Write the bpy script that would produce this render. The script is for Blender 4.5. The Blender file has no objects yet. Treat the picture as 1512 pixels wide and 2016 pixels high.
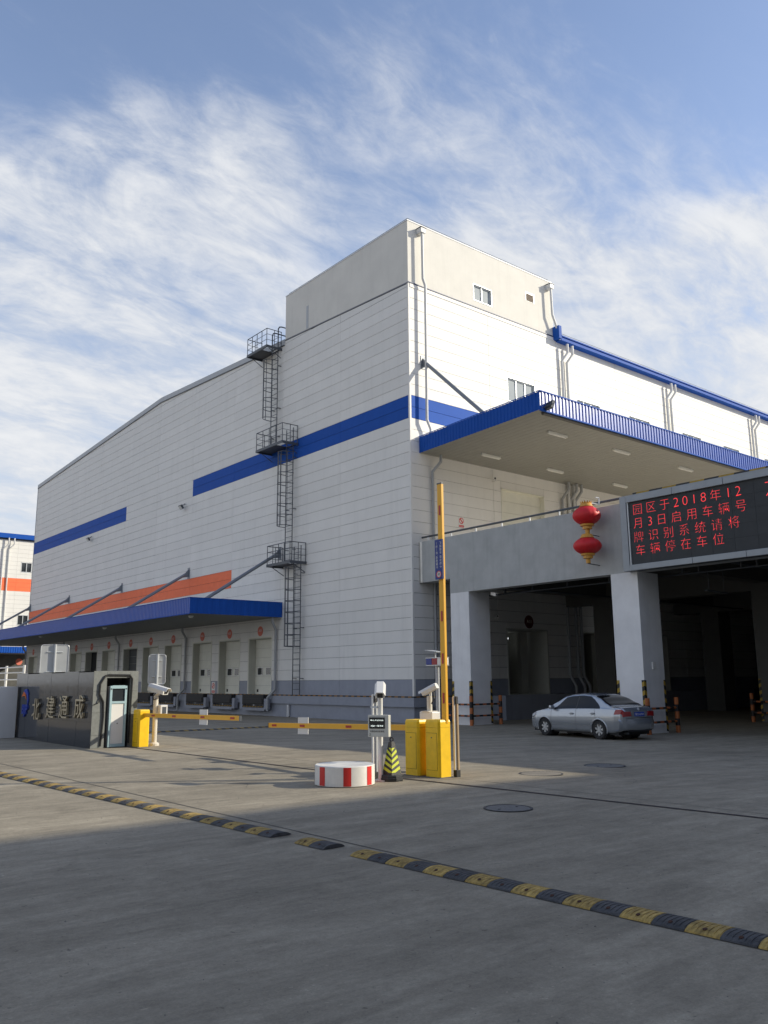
import bpy, bmesh, math, random
from mathutils import Vector, Matrix
random.seed(7)
R_ = math.radians
scene = bpy.context.scene
C = scene.collection

# ------------------------------------------------------------------ camera
CAM = Vector((-27.41, -31.17, 2.05))
yaw, pitch, roll = R_(50.56), R_(11.20), R_(-0.48)
fw = Vector((math.cos(pitch)*math.cos(yaw), math.cos(pitch)*math.sin(yaw), math.sin(pitch)))
rt = Vector((math.sin(yaw), -math.cos(yaw), 0)); up = rt.cross(fw)
rt2 = math.cos(roll)*rt + math.sin(roll)*up; up2 = -math.sin(roll)*rt + math.cos(roll)*up
cd = bpy.data.cameras.new('camera'); co = bpy.data.objects.new('camera', cd); C.objects.link(co)
co.matrix_world = Matrix(((rt2.x, up2.x, -fw.x, CAM.x), (rt2.y, up2.y, -fw.y, CAM.y), (rt2.z, up2.z, -fw.z, CAM.z), (0, 0, 0, 1)))
cd.sensor_fit = 'HORIZONTAL'; cd.sensor_width = 36; cd.lens = 36*1666.64/1512
cd.clip_start = .1; cd.clip_end = 3000
scene.camera = co

# ------------------------------------------------------------------ sun + sky + exposure
SUN = Vector((-1.376, 1.0, -0.787)).normalized()      # direction the light travels
sl = bpy.data.lights.new('sun', 'SUN'); sl.energy = 2.85; sl.angle = R_(0.53); sl.color = (1.0, .92, .75)
so = bpy.data.objects.new('sun', sl); C.objects.link(so); so.rotation_euler = SUN.to_track_quat('-Z', 'Y').to_euler(); so.location = (30, -60, 60)
scene.view_settings.view_transform = 'Standard'; scene.view_settings.look = 'None'
scene.view_settings.exposure = 0.77; scene.view_settings.gamma = 1.0; scene.view_settings.use_curve_mapping = False
scene.render.engine = 'CYCLES'
scene.cycles.max_bounces = 7; scene.cycles.diffuse_bounces = 4; scene.cycles.use_denoising = True

def build_world():
    w = bpy.data.worlds.new('World'); scene.world = w; w.use_nodes = True
    nt = w.node_tree; N = nt.nodes; Lk = nt.links; N.clear()
    out = N.new('ShaderNodeOutputWorld'); bg = N.new('ShaderNodeBackground'); bg.inputs['Strength'].default_value = 0.130
    sky = N.new('ShaderNodeTexSky'); sky.sky_type = 'NISHITA'; sky.sun_disc = False
    sky.sun_elevation = math.asin(-SUN.z); sky.sun_rotation = math.atan2(-SUN.x, -SUN.y)
    sky.altitude = 50; sky.air_density = 1.0; sky.dust_density = .6; sky.ozone_density = 1.6
    tc = N.new('ShaderNodeTexCoord'); sep = N.new('ShaderNodeSeparateXYZ'); Lk.new(tc.outputs['Generated'], sep.inputs[0])
    def mth(op, a, b=None, c=None, clamp=False):
        n = N.new('ShaderNodeMath'); n.operation = op; n.use_clamp = clamp
        for i, v in enumerate((a, b, c)):
            if v is None: continue
            if isinstance(v, (int, float)): n.inputs[i].default_value = v
            else: Lk.new(v, n.inputs[i])
        return n.outputs[0]
    def sstep(x, a, b):
        n = N.new('ShaderNodeMapRange'); n.interpolation_type = 'SMOOTHSTEP'; Lk.new(x, n.inputs[0])
        n.inputs[1].default_value = a; n.inputs[2].default_value = b; return n.outputs[0]
    z = mth('MAXIMUM', sep.outputs[2], 0.0); zz = mth('ADD', z, .28)
    u = mth('DIVIDE', sep.outputs[0], zz); v = mth('DIVIDE', sep.outputs[1], zz)
    cmb = N.new('ShaderNodeCombineXYZ'); Lk.new(u, cmb.inputs[0]); Lk.new(v, cmb.inputs[1])
    def noise(vec, scale, detail, rough, dist=0, mp=None):
        if mp:
            m = N.new('ShaderNodeMapping'); Lk.new(vec, m.inputs[0]); m.inputs['Location'].default_value = mp[0]
            m.inputs['Rotation'].default_value = (0, 0, mp[1]); m.inputs['Scale'].default_value = mp[2]; vec = m.outputs[0]
        n = N.new('ShaderNodeTexNoise'); Lk.new(vec, n.inputs['Vector']); n.inputs['Scale'].default_value = scale
        n.inputs['Detail'].default_value = detail; n.inputs['Roughness'].default_value = rough; n.inputs['Distortion'].default_value = dist
        return n.outputs['Fac']
    rho = mth('POWER', mth('ADD', mth('MULTIPLY', u, u), mth('MULTIPLY', v, v)), .5)     # 0 overhead, ~3.5 at the horizon
    big = noise(cmb.outputs[0], 2.2, 3, .5, .35, ((3.1, 1.7, 0), 0, (1, 1, 1)))
    fib = noise(cmb.outputs[0], 3.0, 13, .64, .7, ((.4, 2.2, 0), R_(-40), (1.0, 1.9, 1)))
    puf = noise(cmb.outputs[0], 13.0, 10, .66, .5, ((1.3, .2, 0), R_(-35), (1.0, 1.9, 1)))
    # coverage grows towards the horizon, thin wisps overhead
    edge = mth('ADD', rho, mth('MULTIPLY', mth('SUBTRACT', big, .5), 1.5))
    cov = sstep(edge, .70, 1.26)
    tex = mth('ADD', mth('MULTIPLY', fib, .68), mth('MULTIPLY', puf, .32))
    body = sstep(mth('ADD', tex, mth('MULTIPLY', cov, .28)), .50, .88)
    wisp = mth('MULTIPLY', sstep(fib, .50, .78), .58)
    m1 = mth('MAXIMUM', mth('MULTIPLY', body, mth('ADD', mth('MULTIPLY', cov, .84), .12)), wisp)
    haze = mth('ADD', mth('MULTIPLY', sstep(rho, .8, 2.3), .55), .05)
    mask = mth('ADD', m1, mth('MULTIPLY', haze, mth('SUBTRACT', 1.0, m1)), clamp=True); mask = mth('MINIMUM', mask, .97)
    # cloud brightness varies with thickness
    cr = N.new('ShaderNodeMixRGB'); Lk.new(sstep(tex, .30, .72), cr.inputs[0])
    cr.inputs[1].default_value = (2.8, 3.0, 3.35, 1); cr.inputs[2].default_value = (3.95, 4.0, 4.08, 1)
    hs = N.new('ShaderNodeHueSaturation'); hs.inputs['Saturation'].default_value = 1.0; hs.inputs['Value'].default_value = 1.0; Lk.new(sky.outputs[0], hs.inputs['Color'])
    tint = N.new('ShaderNodeMixRGB'); tint.blend_type = 'MULTIPLY'; tint.inputs[0].default_value = 1; tint.inputs[2].default_value = (1.02, .95, .97, 1); Lk.new(hs.outputs[0], tint.inputs[1])
    mx = N.new('ShaderNodeMixRGB'); Lk.new(mask, mx.inputs[0]); Lk.new(tint.outputs[0], mx.inputs[1]); Lk.new(cr.outputs[0], mx.inputs[2])
    Lk.new(mx.outputs[0], bg.inputs[0]); Lk.new(bg.outputs[0], out.inputs[0])
build_world()

# ------------------------------------------------------------------ materials
MATS = {}
def mat(name, col, rough=.5, metal=0.0, var=.06, scale=2.0, stretch=(1, 1, 1), bump=0.0, bscale=60, rnd=0.0, spec=.5, emit=None, coat=0.0, dirt=0.0, rvar=0.0):
    if name in MATS: return MATS[name]
    m = bpy.data.materials.new(name); m.use_nodes = True; nt = m.node_tree; N = nt.nodes; Lk = nt.links
    b = N['Principled BSDF']; b.inputs['Roughness'].default_value = rough; b.inputs['Metallic'].default_value = metal
    b.inputs['Specular IOR Level'].default_value = spec; b.inputs['Coat Weight'].default_value = coat
    geo = N.new('ShaderNodeNewGeometry'); mp = N.new('ShaderNodeMapping'); Lk.new(geo.outputs['Position'], mp.inputs[0]); mp.inputs['Scale'].default_value = stretch
    nz = N.new('ShaderNodeTexNoise'); Lk.new(mp.outputs[0], nz.inputs['Vector']); nz.inputs['Scale'].default_value = scale; nz.inputs['Detail'].default_value = 6; nz.inputs['Roughness'].default_value = .6
    mr = N.new('ShaderNodeMapRange'); Lk.new(nz.outputs['Fac'], mr.inputs[0]); mr.inputs[1].default_value = .3; mr.inputs[2].default_value = .7
    mr.inputs[3].default_value = 1-var; mr.inputs[4].default_value = 1+var
    fac = mr.outputs[0]
    if rnd:
        oi = N.new('ShaderNodeObjectInfo'); r2 = N.new('ShaderNodeMapRange'); Lk.new(oi.outputs['Random'], r2.inputs[0]); r2.inputs[3].default_value = 1-rnd; r2.inputs[4].default_value = 1+rnd
        mm = N.new('ShaderNodeMath'); mm.operation = 'MULTIPLY'; Lk.new(fac, mm.inputs[0]); Lk.new(r2.outputs[0], mm.inputs[1]); fac = mm.outputs[0]
    if dirt:
        d = N.new('ShaderNodeTexNoise'); mp2 = N.new('ShaderNodeMapping'); Lk.new(geo.outputs['Position'], mp2.inputs[0]); mp2.inputs['Scale'].default_value = (1.6, 1.6, .12)
        Lk.new(mp2.outputs[0], d.inputs['Vector']); d.inputs['Scale'].default_value = 1.3; d.inputs['Detail'].default_value = 7; d.inputs['Roughness'].default_value = .7
        r3 = N.new('ShaderNodeMapRange'); Lk.new(d.outputs['Fac'], r3.inputs[0]); r3.inputs[1].default_value = .5; r3.inputs[2].default_value = .8; r3.inputs[3].default_value = 1; r3.inputs[4].default_value = 1-dirt
        mm = N.new('ShaderNodeMath'); mm.operation = 'MULTIPLY'; Lk.new(fac, mm.inputs[0]); Lk.new(r3.outputs[0], mm.inputs[1]); fac = mm.outputs[0]
    vm = N.new('ShaderNodeVectorMath'); vm.operation = 'SCALE'; vm.inputs[0].default_value = col[:3]; Lk.new(fac, vm.inputs['Scale'])
    Lk.new(vm.outputs[0], b.inputs['Base Color'])
    if rvar:
        r4 = N.new('ShaderNodeMapRange'); Lk.new(nz.outputs['Fac'], r4.inputs[0]); r4.inputs[1].default_value = .3; r4.inputs[2].default_value = .7; r4.inputs[3].default_value = rough-rvar; r4.inputs[4].default_value = rough+rvar
        Lk.new(r4.outputs[0], b.inputs['Roughness'])
    if bump:
        bn = N.new('ShaderNodeTexNoise'); Lk.new(geo.outputs['Position'], bn.inputs['Vector']); bn.inputs['Scale'].default_value = bscale; bn.inputs['Detail'].default_value = 4
        bp = N.new('ShaderNodeBump'); bp.inputs['Strength'].default_value = bump; bp.inputs['Distance'].default_value = .02; Lk.new(bn.outputs['Fac'], bp.inputs['Height']); Lk.new(bp.outputs[0], b.inputs['Normal'])
    if emit:
        b.inputs['Emission Color'].default_value = (*emit[0], 1); b.inputs['Emission Strength'].default_value = emit[1]
    MATS[name] = m; return m

def stripe_mat(name, c1, c2, vec, period, rough=.6):
    """flat hazard paint: two colours in bands along world direction vec"""
    m = bpy.data.materials.new(name); m.use_nodes = True; nt = m.node_tree; N = nt.nodes; Lk = nt.links; b = N['Principled BSDF']; b.inputs['Roughness'].default_value = rough
    geo = N.new('ShaderNodeNewGeometry'); dp = N.new('ShaderNodeVectorMath'); dp.operation = 'DOT_PRODUCT'; Lk.new(geo.outputs['Position'], dp.inputs[0]); dp.inputs[1].default_value = vec
    md = N.new('ShaderNodeMath'); md.operation = 'FLOORED_MODULO'; Lk.new(dp.outputs['Value'], md.inputs[0]); md.inputs[1].default_value = period
    gt = N.new('ShaderNodeMath'); gt.operation = 'GREATER_THAN'; Lk.new(md.outputs[0], gt.inputs[0]); gt.inputs[1].default_value = period/2
    nz = N.new('ShaderNodeTexNoise'); Lk.new(geo.outputs['Position'], nz.inputs['Vector']); nz.inputs['Scale'].default_value = 9; nz.inputs['Detail'].default_value = 6
    mx = N.new('ShaderNodeMixRGB'); Lk.new(gt.outputs[0], mx.inputs[0]); mx.inputs[1].default_value = (*c1, 1); mx.inputs[2].default_value = (*c2, 1)
    m2 = N.new('ShaderNodeMixRGB'); m2.blend_type = 'MULTIPLY'; m2.inputs[0].default_value = .5; Lk.new(mx.outputs[0], m2.inputs[1]); Lk.new(nz.outputs['Fac'], m2.inputs[2])
    Lk.new(m2.outputs[0], b.inputs['Base Color']); MATS[name] = m; return m

def ground_mat():
    m = bpy.data.materials.new('yard_concrete'); m.use_nodes = True; nt = m.node_tree; N = nt.nodes; Lk = nt.links; b = N['Principled BSDF']
    geo = N.new('ShaderNodeNewGeometry')
    def nz(scale, detail, rough, st, rot=0, dist=0):
        mp = N.new('ShaderNodeMapping'); Lk.new(geo.outputs['Position'], mp.inputs[0]); mp.inputs['Scale'].default_value = st; mp.inputs['Rotation'].default_value = (0, 0, rot)
        n = N.new('ShaderNodeTexNoise'); Lk.new(mp.outputs[0], n.inputs['Vector']); n.inputs['Scale'].default_value = scale; n.inputs['Detail'].default_value = detail; n.inputs['Roughness'].default_value = rough; n.inputs['Distortion'].default_value = dist
        return n.outputs['Fac']
    def rng(x, a, b_, lo, hi):
        r = N.new('ShaderNodeMapRange'); Lk.new(x, r.inputs[0]); r.inputs[1].default_value = a; r.inputs[2].default_value = b_; r.inputs[3].default_value = lo; r.inputs[4].default_value = hi; return r.outputs[0]
    def mul(a, c):
        n = N.new('ShaderNodeMath'); n.operation = 'MULTIPLY'; Lk.new(a, n.inputs[0]); Lk.new(c, n.inputs[1]); return n.outputs[0]
    blot = rng(nz(.22, 5, .6, (1, 1, 1)), .3, .7, .88, 1.10)
    strk = rng(nz(1.0, 8, .66, (.22, 1.5, 1), R_(-8), .6), .32, .7, .80, 1.14)
    strk2 = rng(nz(5.0, 6, .65, (.16, 1.4, 1), R_(14), .5), .33, .68, .90, 1.08)
    mott = rng(nz(2.4, 8, .72, (.7, 1.2, 1), R_(30), .5), .3, .7, .80, 1.18)
    mid = rng(nz(17, 7, .75, (1, 1.2, 1), R_(20), .3), .3, .7, .86, 1.14)
    grain = rng(nz(60, 8, .8, (1, 1, 1)), .3, .7, .80, 1.18)
    spot = rng(nz(14, 3, .5, (1, 1, 1)), .70, .75, 1.0, .62)
    chip = rng(nz(19, 2, .5, (1, 1.3, 1), R_(50)), .735, .76, 1.0, 1.35)
    stain = rng(nz(.9, 5, .65, (1, 1, 1), R_(70)), .60, .72, 1.0, .80)
    f = mul(mul(mul(blot, strk), mul(strk2, grain)), mul(mul(spot, stain), mul(mul(mott, mid), chip)))
    vm = N.new('ShaderNodeVectorMath'); vm.operation = 'SCALE'; vm.inputs[0].default_value = (.322, .283, .217); Lk.new(f, vm.inputs['Scale']); Lk.new(vm.outputs[0], b.inputs['Base Color'])
    b.inputs['Roughness'].default_value = .85; b.inputs['Specular IOR Level'].default_value = .12
    h = nz(38, 6, .7, (1, 1, 1)); bp = N.new('ShaderNodeBump'); bp.inputs['Strength'].default_value = .35; bp.inputs['Distance'].default_value = .012; Lk.new(h, bp.inputs['Height']); Lk.new(bp.outputs[0], b.inputs['Normal'])
    return m

W_PANEL = mat('white_panel', (.785, .77, .735), .5, var=.03, scale=.6, rnd=.03, dirt=.09, spec=.2, bump=.05, bscale=1.6)
W_BACK = mat('panel_joint', (.10, .10, .10), .8)
BLUE = mat('blue_panel', (.016, .088, .40), .55, var=.05, rnd=.03, spec=.08)
BLUEG = mat('blue_gloss_sheet', (.016, .085, .42), .30, var=.05, spec=.5)
ORANGE = mat('orange_panel', (.95, .20, .085), .55, var=.05, rnd=.02, spec=.2)
BASEGREY = mat('grey_base_paint', (.30, .32, .375), .6, var=.06, rnd=.02, dirt=.10)
PLASTER = mat('cream_render', (.71, .69, .635), .8, var=.05, scale=.8, bump=.25, bscale=25, dirt=.08)
TRIM = mat('grey_trim', (.42, .44, .46), .45, var=.04)
PIPE = mat('white_downpipe', (.66, .66, .65), .45, var=.05, dirt=.08)
PIPEG = mat('grey_downpipe', (.36, .37, .38), .45, var=.05, dirt=.1)
STEEL = mat('dark_grey_steel', (.085, .095, .11), .45, var=.1, metal=.2)
BRACE = mat('grey_brace', (.22, .24, .27), .45, var=.06, metal=.2)
SOFFIT = mat('soffit', (.27, .268, .248), .5, var=.04)
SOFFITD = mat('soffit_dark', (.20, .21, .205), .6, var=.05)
CONC = mat('painted_concrete', (.44, .45, .44), .8, var=.09, scale=1.6, bump=.3, bscale=30, dirt=.2)
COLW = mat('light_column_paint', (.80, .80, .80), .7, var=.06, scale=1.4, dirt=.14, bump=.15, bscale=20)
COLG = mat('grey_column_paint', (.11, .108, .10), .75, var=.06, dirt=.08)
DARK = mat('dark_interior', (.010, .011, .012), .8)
BLACK = mat('black_rubber', (.018, .018, .02), .6, var=.15, scale=20)
GLASSW = mat('pale_window_glass', (.33, .37, .39), .08, var=.05, spec=.8)
GLASSD = mat('dark_window_glass', (.03, .035, .04), .06, var=.1, spec=.8)
ALU = mat('aluminium_frame', (.62, .64, .65), .35, metal=.3, var=.04)
WHITE = mat('white_paint', (.74, .73, .70), .4, var=.04, dirt=.04)
CREAMW = mat('cream_post_paint', (.66, .62, .54), .4, var=.05, dirt=.06)
YELLOW = mat('yellow_paint', (.92, .57, .012), .42, var=.09, scale=6, dirt=.14)
YELARM = mat('yellow_arm', (.85, .44, .025), .45, var=.05)
REDREF = mat('red_reflector', (.45, .03, .02), .4, var=.1)
REDP = mat('red_paint', (.62, .03, .025), .4, var=.06)
GRANITE = mat('polished_granite', (.045, .050, .060), .09, var=.18, scale=9, rvar=.05, dirt=.3, spec=.6)
GRANITEL = mat('grey_granite', (.20, .21, .20), .5, var=.14, scale=14, dirt=.1)
GOLD = mat('gold_letters', (.46, .40, .28), .35, metal=.6, var=.3, scale=12)
DOORW = mat('dock_door_paint', (.76, .75, .66), .5, var=.04, rnd=.02, dirt=.06)
DOORJ = mat('dock_door_jamb', (.52, .52, .46), .6, var=.05, dirt=.06)
ORANGEP = mat('orange_band', (.46, .145, .045), .6, var=.12, scale=12)
BUMPY = mat('bump_yellow', (.37, .25, .07), .8, var=.55, scale=13, stretch=(1, 2.5, 1), bump=.4, rnd=.18)
BUMPK = mat('bump_black', (.068, .068, .070), .8, var=.4, scale=12, bump=.4, rnd=.25)
LAMPOFF = mat('lamp_housing', (.70, .70, .66), .5, var=.03)
HAZ_Y = stripe_mat('edge_hazard_y', (.42, .20, .03), (.03, .03, .032), (0, 1, 0), .5)
HAZ_X = stripe_mat('edge_hazard_x', (.42, .20, .03), (.03, .03, .032), (1, 0, 0), .5)

# ------------------------------------------------------------------ mesh helpers
class MB:
    def __init__(s): s.v = []; s.f = []; s.m = []
    def add(s, vs, fs, mi=0):
        o = len(s.v); s.v += [tuple(p) for p in vs]; s.f += [tuple(i+o for i in q) for q in fs]; s.m += [mi]*len(fs); return s
    def box(s, x0, x1, y0, y1, z0, z1, mi=0):
        vs = [(x, y, z) for z in (z0, z1) for y in (y0, y1) for x in (x0, x1)]
        return s.add(vs, [(0, 2, 3, 1), (4, 5, 7, 6), (0, 1, 5, 4), (2, 6, 7, 3), (0, 4, 6, 2), (1, 3, 7, 5)], mi)
    def cbox(s, x0, x1, y0, y1, z0, z1, c=.01, mi=0):
        """box with chamfered edges"""
        bm = bmesh.new(); bmesh.ops.create_cube(bm, size=1)
        for v in bm.verts: v.co = Vector((x0+(x1-x0)*(v.co.x+.5), y0+(y1-y0)*(v.co.y+.5), z0+(z1-z0)*(v.co.z+.5)))
        bmesh.ops.bevel(bm, geom=bm.edges[:], offset=c, segments=2, affect='EDGES', profile=.6)
        bm.verts.index_update(); s.add([v.co[:] for v in bm.verts], [[v.index for v in f.verts] for f in bm.faces], mi); bm.free(); return s
    def cyl(s, p0, p1, r, n=10, r1=None, mi=0, cap=True):
        p0 = Vector(p0); p1 = Vector(p1); r1 = r if r1 is None else r1
        d = (p1-p0).normalized(); a = d.orthogonal().normalized() if abs(d.z) < .999 else Vector((1, 0, 0)); b = d.cross(a)
        vs = []; 
        for p, q in ((p0, r), (p1, r1)):
            for i in range(n):
                t = 2*math.pi*i/n; vs.append(p+a*math.cos(t)*q+b*math.sin(t)*q)
        fs = [(i, (i+1) % n, n+(i+1) % n, n+i) for i in range(n)]
        if cap: fs += [tuple(range(n-1, -1, -1)), tuple(range(n, 2*n))]
        return s.add(vs, fs, mi)
    def tube(s, pts, r, n=8, mi=0):
        pts = [Vector(p) for p in pts]; rings = []; a = None
        for i, p in enumerate(pts):
            d = ((pts[min(i+1, len(pts)-1)]-p).normalized() + (p-pts[max(i-1, 0)]).normalized()).normalized()
            if a is None: a = d.orthogonal().normalized()
            else: a = (a-d*a.dot(d)).normalized()
            b = d.cross(a); k = 1.0
            if 0 < i < len(pts)-1:
                c = max(.5, (pts[i+1]-p).normalized().dot(d)); k = 1/c
            rings.append([p+(a*math.cos(2*math.pi*j/n)+b*math.sin(2*math.pi*j/n))*r*(1 if k == 1 else min(k, 1.25)) for j in range(n)])
        vs = [q for rg in rings for q in rg]; fs = []
        for i in range(len(pts)-1):
            for j in range(n): fs.append((i*n+j, i*n+(j+1) % n, (i+1)*n+(j+1) % n, (i+1)*n+j))
        fs += [tuple(range(n-1, -1, -1)), tuple(range(len(vs)-n, len(vs)))]
        return s.add(vs, fs, mi)
    def lathe(s, prof, c=(0, 0, 0), n=24, mi=0, lob=0, lamp=0.0):
        vs = []; fs = []; k = len(prof)
        for i in range(n):
            t = 2*math.pi*i/n; g = 1-lamp*abs(math.sin(lob*t/2))**.5*0 - lamp*(.5+.5*math.cos(lob*t)) if lob else 1
            for r, z in prof: vs.append((c[0]+r*g*math.cos(t), c[1]+r*g*math.sin(t), c[2]+z))
        for i in range(n):
            j = (i+1) % n
            for q in range(k-1): fs.append((i*k+q, j*k+q, j*k+q+1, i*k+q+1))
        return s.add(vs, fs, mi)
    def prism(s, poly, fn, d0, d1, mi=0):
        """poly: 2D points; fn(a,b,depth)->3D; extruded d0..d1"""
        n = len(poly); vs = [fn(a, b, d0) for a, b in poly]+[fn(a, b, d1) for a, b in poly]
        return s.add(vs, [tuple(range(n-1, -1, -1)), tuple(range(n, 2*n))]+[(i, (i+1) % n, n+(i+1) % n, n+i) for i in range(n)], mi)
    def rbox(s, c, ax, ay, az, hx, hy, hz, mi=0):
        c = Vector(c); ax, ay, az = Vector(ax), Vector(ay), Vector(az)
        vs = [c+ax*hx*i+ay*hy*j+az*hz*k for k in (-1, 1) for j in (-1, 1) for i in (-1, 1)]
        return s.add(vs, [(0, 2, 3, 1), (4, 5, 7, 6), (0, 1, 5, 4), (2, 6, 7, 3), (0, 4, 6, 2), (1, 3, 7, 5)], mi)

def root_loc(o):
    while o.parent: o = o.parent
    return o.location
def mesh_of(mb, off=(0, 0, 0), smooth=False, mats=(), angle=40):
    me = bpy.data.meshes.new('m'); off = Vector(off)
    me.from_pydata([tuple(Vector(p)-off) for p in mb.v], [], mb.f)
    for m in mats: me.materials.append(m)
    bm = bmesh.new(); bm.from_mesh(me); bmesh.ops.recalc_face_normals(bm, faces=bm.faces)
    if len(mats) > 1:
        for f, mi in zip(bm.faces, mb.m): f.material_index = mi
    if smooth:
        for f in bm.faces: f.smooth = True
        for e in bm.edges:
            if len(e.link_faces) == 2 and e.calc_face_angle(0) > R_(angle): e.smooth = False
    bm.to_mesh(me); bm.free(); return me
def obj(name, mb, m, parent=None, smooth=False, world=True, angle=40):
    mats = m if isinstance(m, (list, tuple)) else [m]
    off = root_loc(parent) if (parent is not None and world) else (0, 0, 0)
    me = mesh_of(mb, off, smooth, mats, angle); me.name = name
    o = bpy.data.objects.new(name, me); C.objects.link(o); o.parent = parent
    return o
def tag(o, label=None, cat=None, group=None, kind=None):
    if label: o['label'] = label
    if cat: o['category'] = cat
    if group: o['group'] = group
    if kind: o['kind'] = kind
    return o
def thing(name, label, cat, loc=(0, 0, 0), rz=0, group=None):
    o = bpy.data.objects.new(name, None); C.objects.link(o); o.location = loc; o.rotation_euler = (0, 0, rz); o.empty_display_size = .3
    return tag(o, label, cat, group)
def copy_tree(o, parent=None):
    c = o.copy(); C.objects.link(c); c.parent = parent
    for ch in list(o.children): copy_tree(ch, c)
    return c
AX = {'-x': Matrix(((0, 0, -1), (-1, 0, 0), (0, 1, 0))), '-y': Matrix(((1, 0, 0), (0, 0, -1), (0, 1, 0))), '+x': Matrix(((0, 0, 1), (1, 0, 0), (0, 1, 0)))}
def text_mb(body, face, center, w=None, h=None, depth=.0, weight=0.0, rot=None, spacing=1.0):
    """lettering as mesh: centred on `center`, facing `face`, scaled to w x h"""
    cu = bpy.data.curves.new('t', 'FONT'); cu.body = body; cu.size = 1; cu.extrude = depth and .05; cu.offset = weight; cu.resolution_u = 3; cu.space_character = spacing
    ob = bpy.data.objects.new('t', cu); C.objects.link(ob); dg = bpy.context.evaluated_depsgraph_get(); dg.update()
    me = bpy.data.meshes.new_from_object(ob.evaluated_get(dg)); bpy.data.objects.remove(ob); bpy.data.curves.remove(cu)
    vs = [v.co.copy() for v in me.vertices]; fs = [tuple(p.vertices) for p in me.polygons]; bpy.data.meshes.remove(me)
    mb = MB()
    if not vs: return mb
    x0 = min(v.x for v in vs); x1 = max(v.x for v in vs); y0 = min(v.y for v in vs); y1 = max(v.y for v in vs)
    sx = (w/(x1-x0)) if w else None; sy = (h/(y1-y0)) if h else None
    sx = sx or sy; sy = sy or sx
    A = AX[face] if rot is None else rot
    out = [A @ Vector(((v.x-(x0+x1)/2)*sx, (v.y-(y0+y1)/2)*sy, v.z/.05*depth if depth else 0)) + Vector(center) for v in vs]
    return mb.add(out, fs)
def rsub(rects, hole):
    out = []; a0, a1, b0, b1 = hole
    for (p0, p1, q0, q1) in rects:
        if a1 <= p0 or a0 >= p1 or b1 <= q0 or b0 >= q1: out.append((p0, p1, q0, q1)); continue
        if p0 < a0: out.append((p0, a0, q0, q1))
        if a1 < p1: out.append((a1, p1, q0, q1))
        m0, m1 = max(p0, a0), min(p1, a1)
        if q0 < b0: out.append((m0, m1, q0, b0))
        if b1 < q1: out.append((m0, m1, b1, q1))
    return out
fL = lambda a, b, d: (-d, a, b)       # plane x=0, outward -x
fR = lambda a, b, d: (a, -d, b)       # plane y=0, outward -y

# ------------------------------------------------------------------ ground
Z0 = .398; XA, XB = -17.0, -3.0
def gz(x): return Z0 if x < XA else (0 if x > XB else Z0*(XB-x)/(XB-XA))
g = MB(); xs = [-900, -60, -30, XA-.6, XA, XA+.6, -10, XB-.6, XB, XB+.6, 60, 1200]
ys = [-900, -60, -30, -15, 0, 30, 1200]
def gzs(x):   # slightly rounded break lines
    return sum(gz(x+d) for d in (-.6, 0, .6))/3
g.add([(x, y, gzs(x)) for x in xs for y in ys], [(i*len(ys)+j, (i+1)*len(ys)+j, (i+1)*len(ys)+j+1, i*len(ys)+j+1) for i in range(len(xs)-1) for j in range(len(ys)-1)])
ground = tag(obj('ground', g, ground_mat()), kind='structure')
def strip(name, pts, w, m, dz=.004, kind='structure', parent=None):
    mb = MB(); pts = [Vector((p[0], p[1], 0)) for p in pts]; L = []; fs = []
    # subdivide so the strip follows the slope
    P = []
    for a, b in zip(pts[:-1], pts[1:]):
        n = max(1, int((b-a).length/1.2)); P += [a+(b-a)*i/n for i in range(n)]
    P.append(pts[-1])
    for i, p in enumerate(P):
        d = (P[min(i+1, len(P)-1)]-P[max(i-1, 0)]).normalized(); nrm = Vector((-d.y, d.x, 0))*w/2
        for q in (p-nrm, p+nrm): L.append((q.x, q.y, gzs(q.x)+dz))
    fs = [(2*i, 2*i+1, 2*i+3, 2*i+2) for i in range(len(P)-1)]
    o = obj(name, mb.add(L, fs), m, parent)
    if parent is None: tag(o, kind=kind)
    return o
JOINT = mat('slab_joint', (.075, .072, .066), .9, var=.3, scale=8)
strip('slab_joint', [(-22.25, 10), (-21.42, -60)], .018, JOINT, parent=ground)
strip('slab_joint', [(-17.2, 12), (-16.6, -60)], .016, JOINT, parent=ground)
strip('slab_joint', [(-10.2, 10), (-10.2, -40)], .016, JOINT, parent=ground)
for y in (-5.4, -12.0, -34.0): strip('slab_joint', [(-60, y), (-21.9, y)] if y > -30 else [(-60, y), (-2, y)], .016, JOINT, parent=ground)
# hairline cracks and loose grit on the apron
def crack(p, ang, n, step, w):
    pts = [p]
    for i in range(n): ang += random.uniform(-.55, .55)*.6; pts.append((pts[-1][0]+math.cos(ang)*step, pts[-1][1]+math.sin(ang)*step))
    strip('crack', pts, w, JOINT, .003, parent=ground)
for p, a_, n_ in (((-20.6, -17.5), -.4, 14), ((-15.0, -22.5), .8, 12), ((-24.0, -19.3), -2.2, 10)): crack(p, a_, n_, .13, .006)
gr = MB(); rng_ = random.Random(3)
for i in range(2600):
    dd = rng_.uniform(.3, 1)**.6; x = -26.0+rng_.uniform(0, 9.5)*dd; y = rng_.uniform(-31, -13); q = rng_.uniform(.0022, .0065)*(1 if rng_.random() < .93 else 1.8); z = gzs(x)
    a_ = rng_.uniform(0, 6.3); c_, s_ = math.cos(a_)*q, math.sin(a_)*q
    gr.add([(x+c_, y+s_, z), (x-s_, y+c_, z), (x-c_*.8, y-s_*.8, z), (x+s_, y-c_, z), (x, y, z+q*.9)], [(0, 1, 4), (1, 2, 4), (2, 3, 4), (3, 0, 4)])
tag(obj('grit', gr, mat('grit_stone', (.22, .20, .17), .9, var=.6, scale=40)), 'loose grit scattered over the concrete apron', 'grit', kind='stuff')
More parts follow.
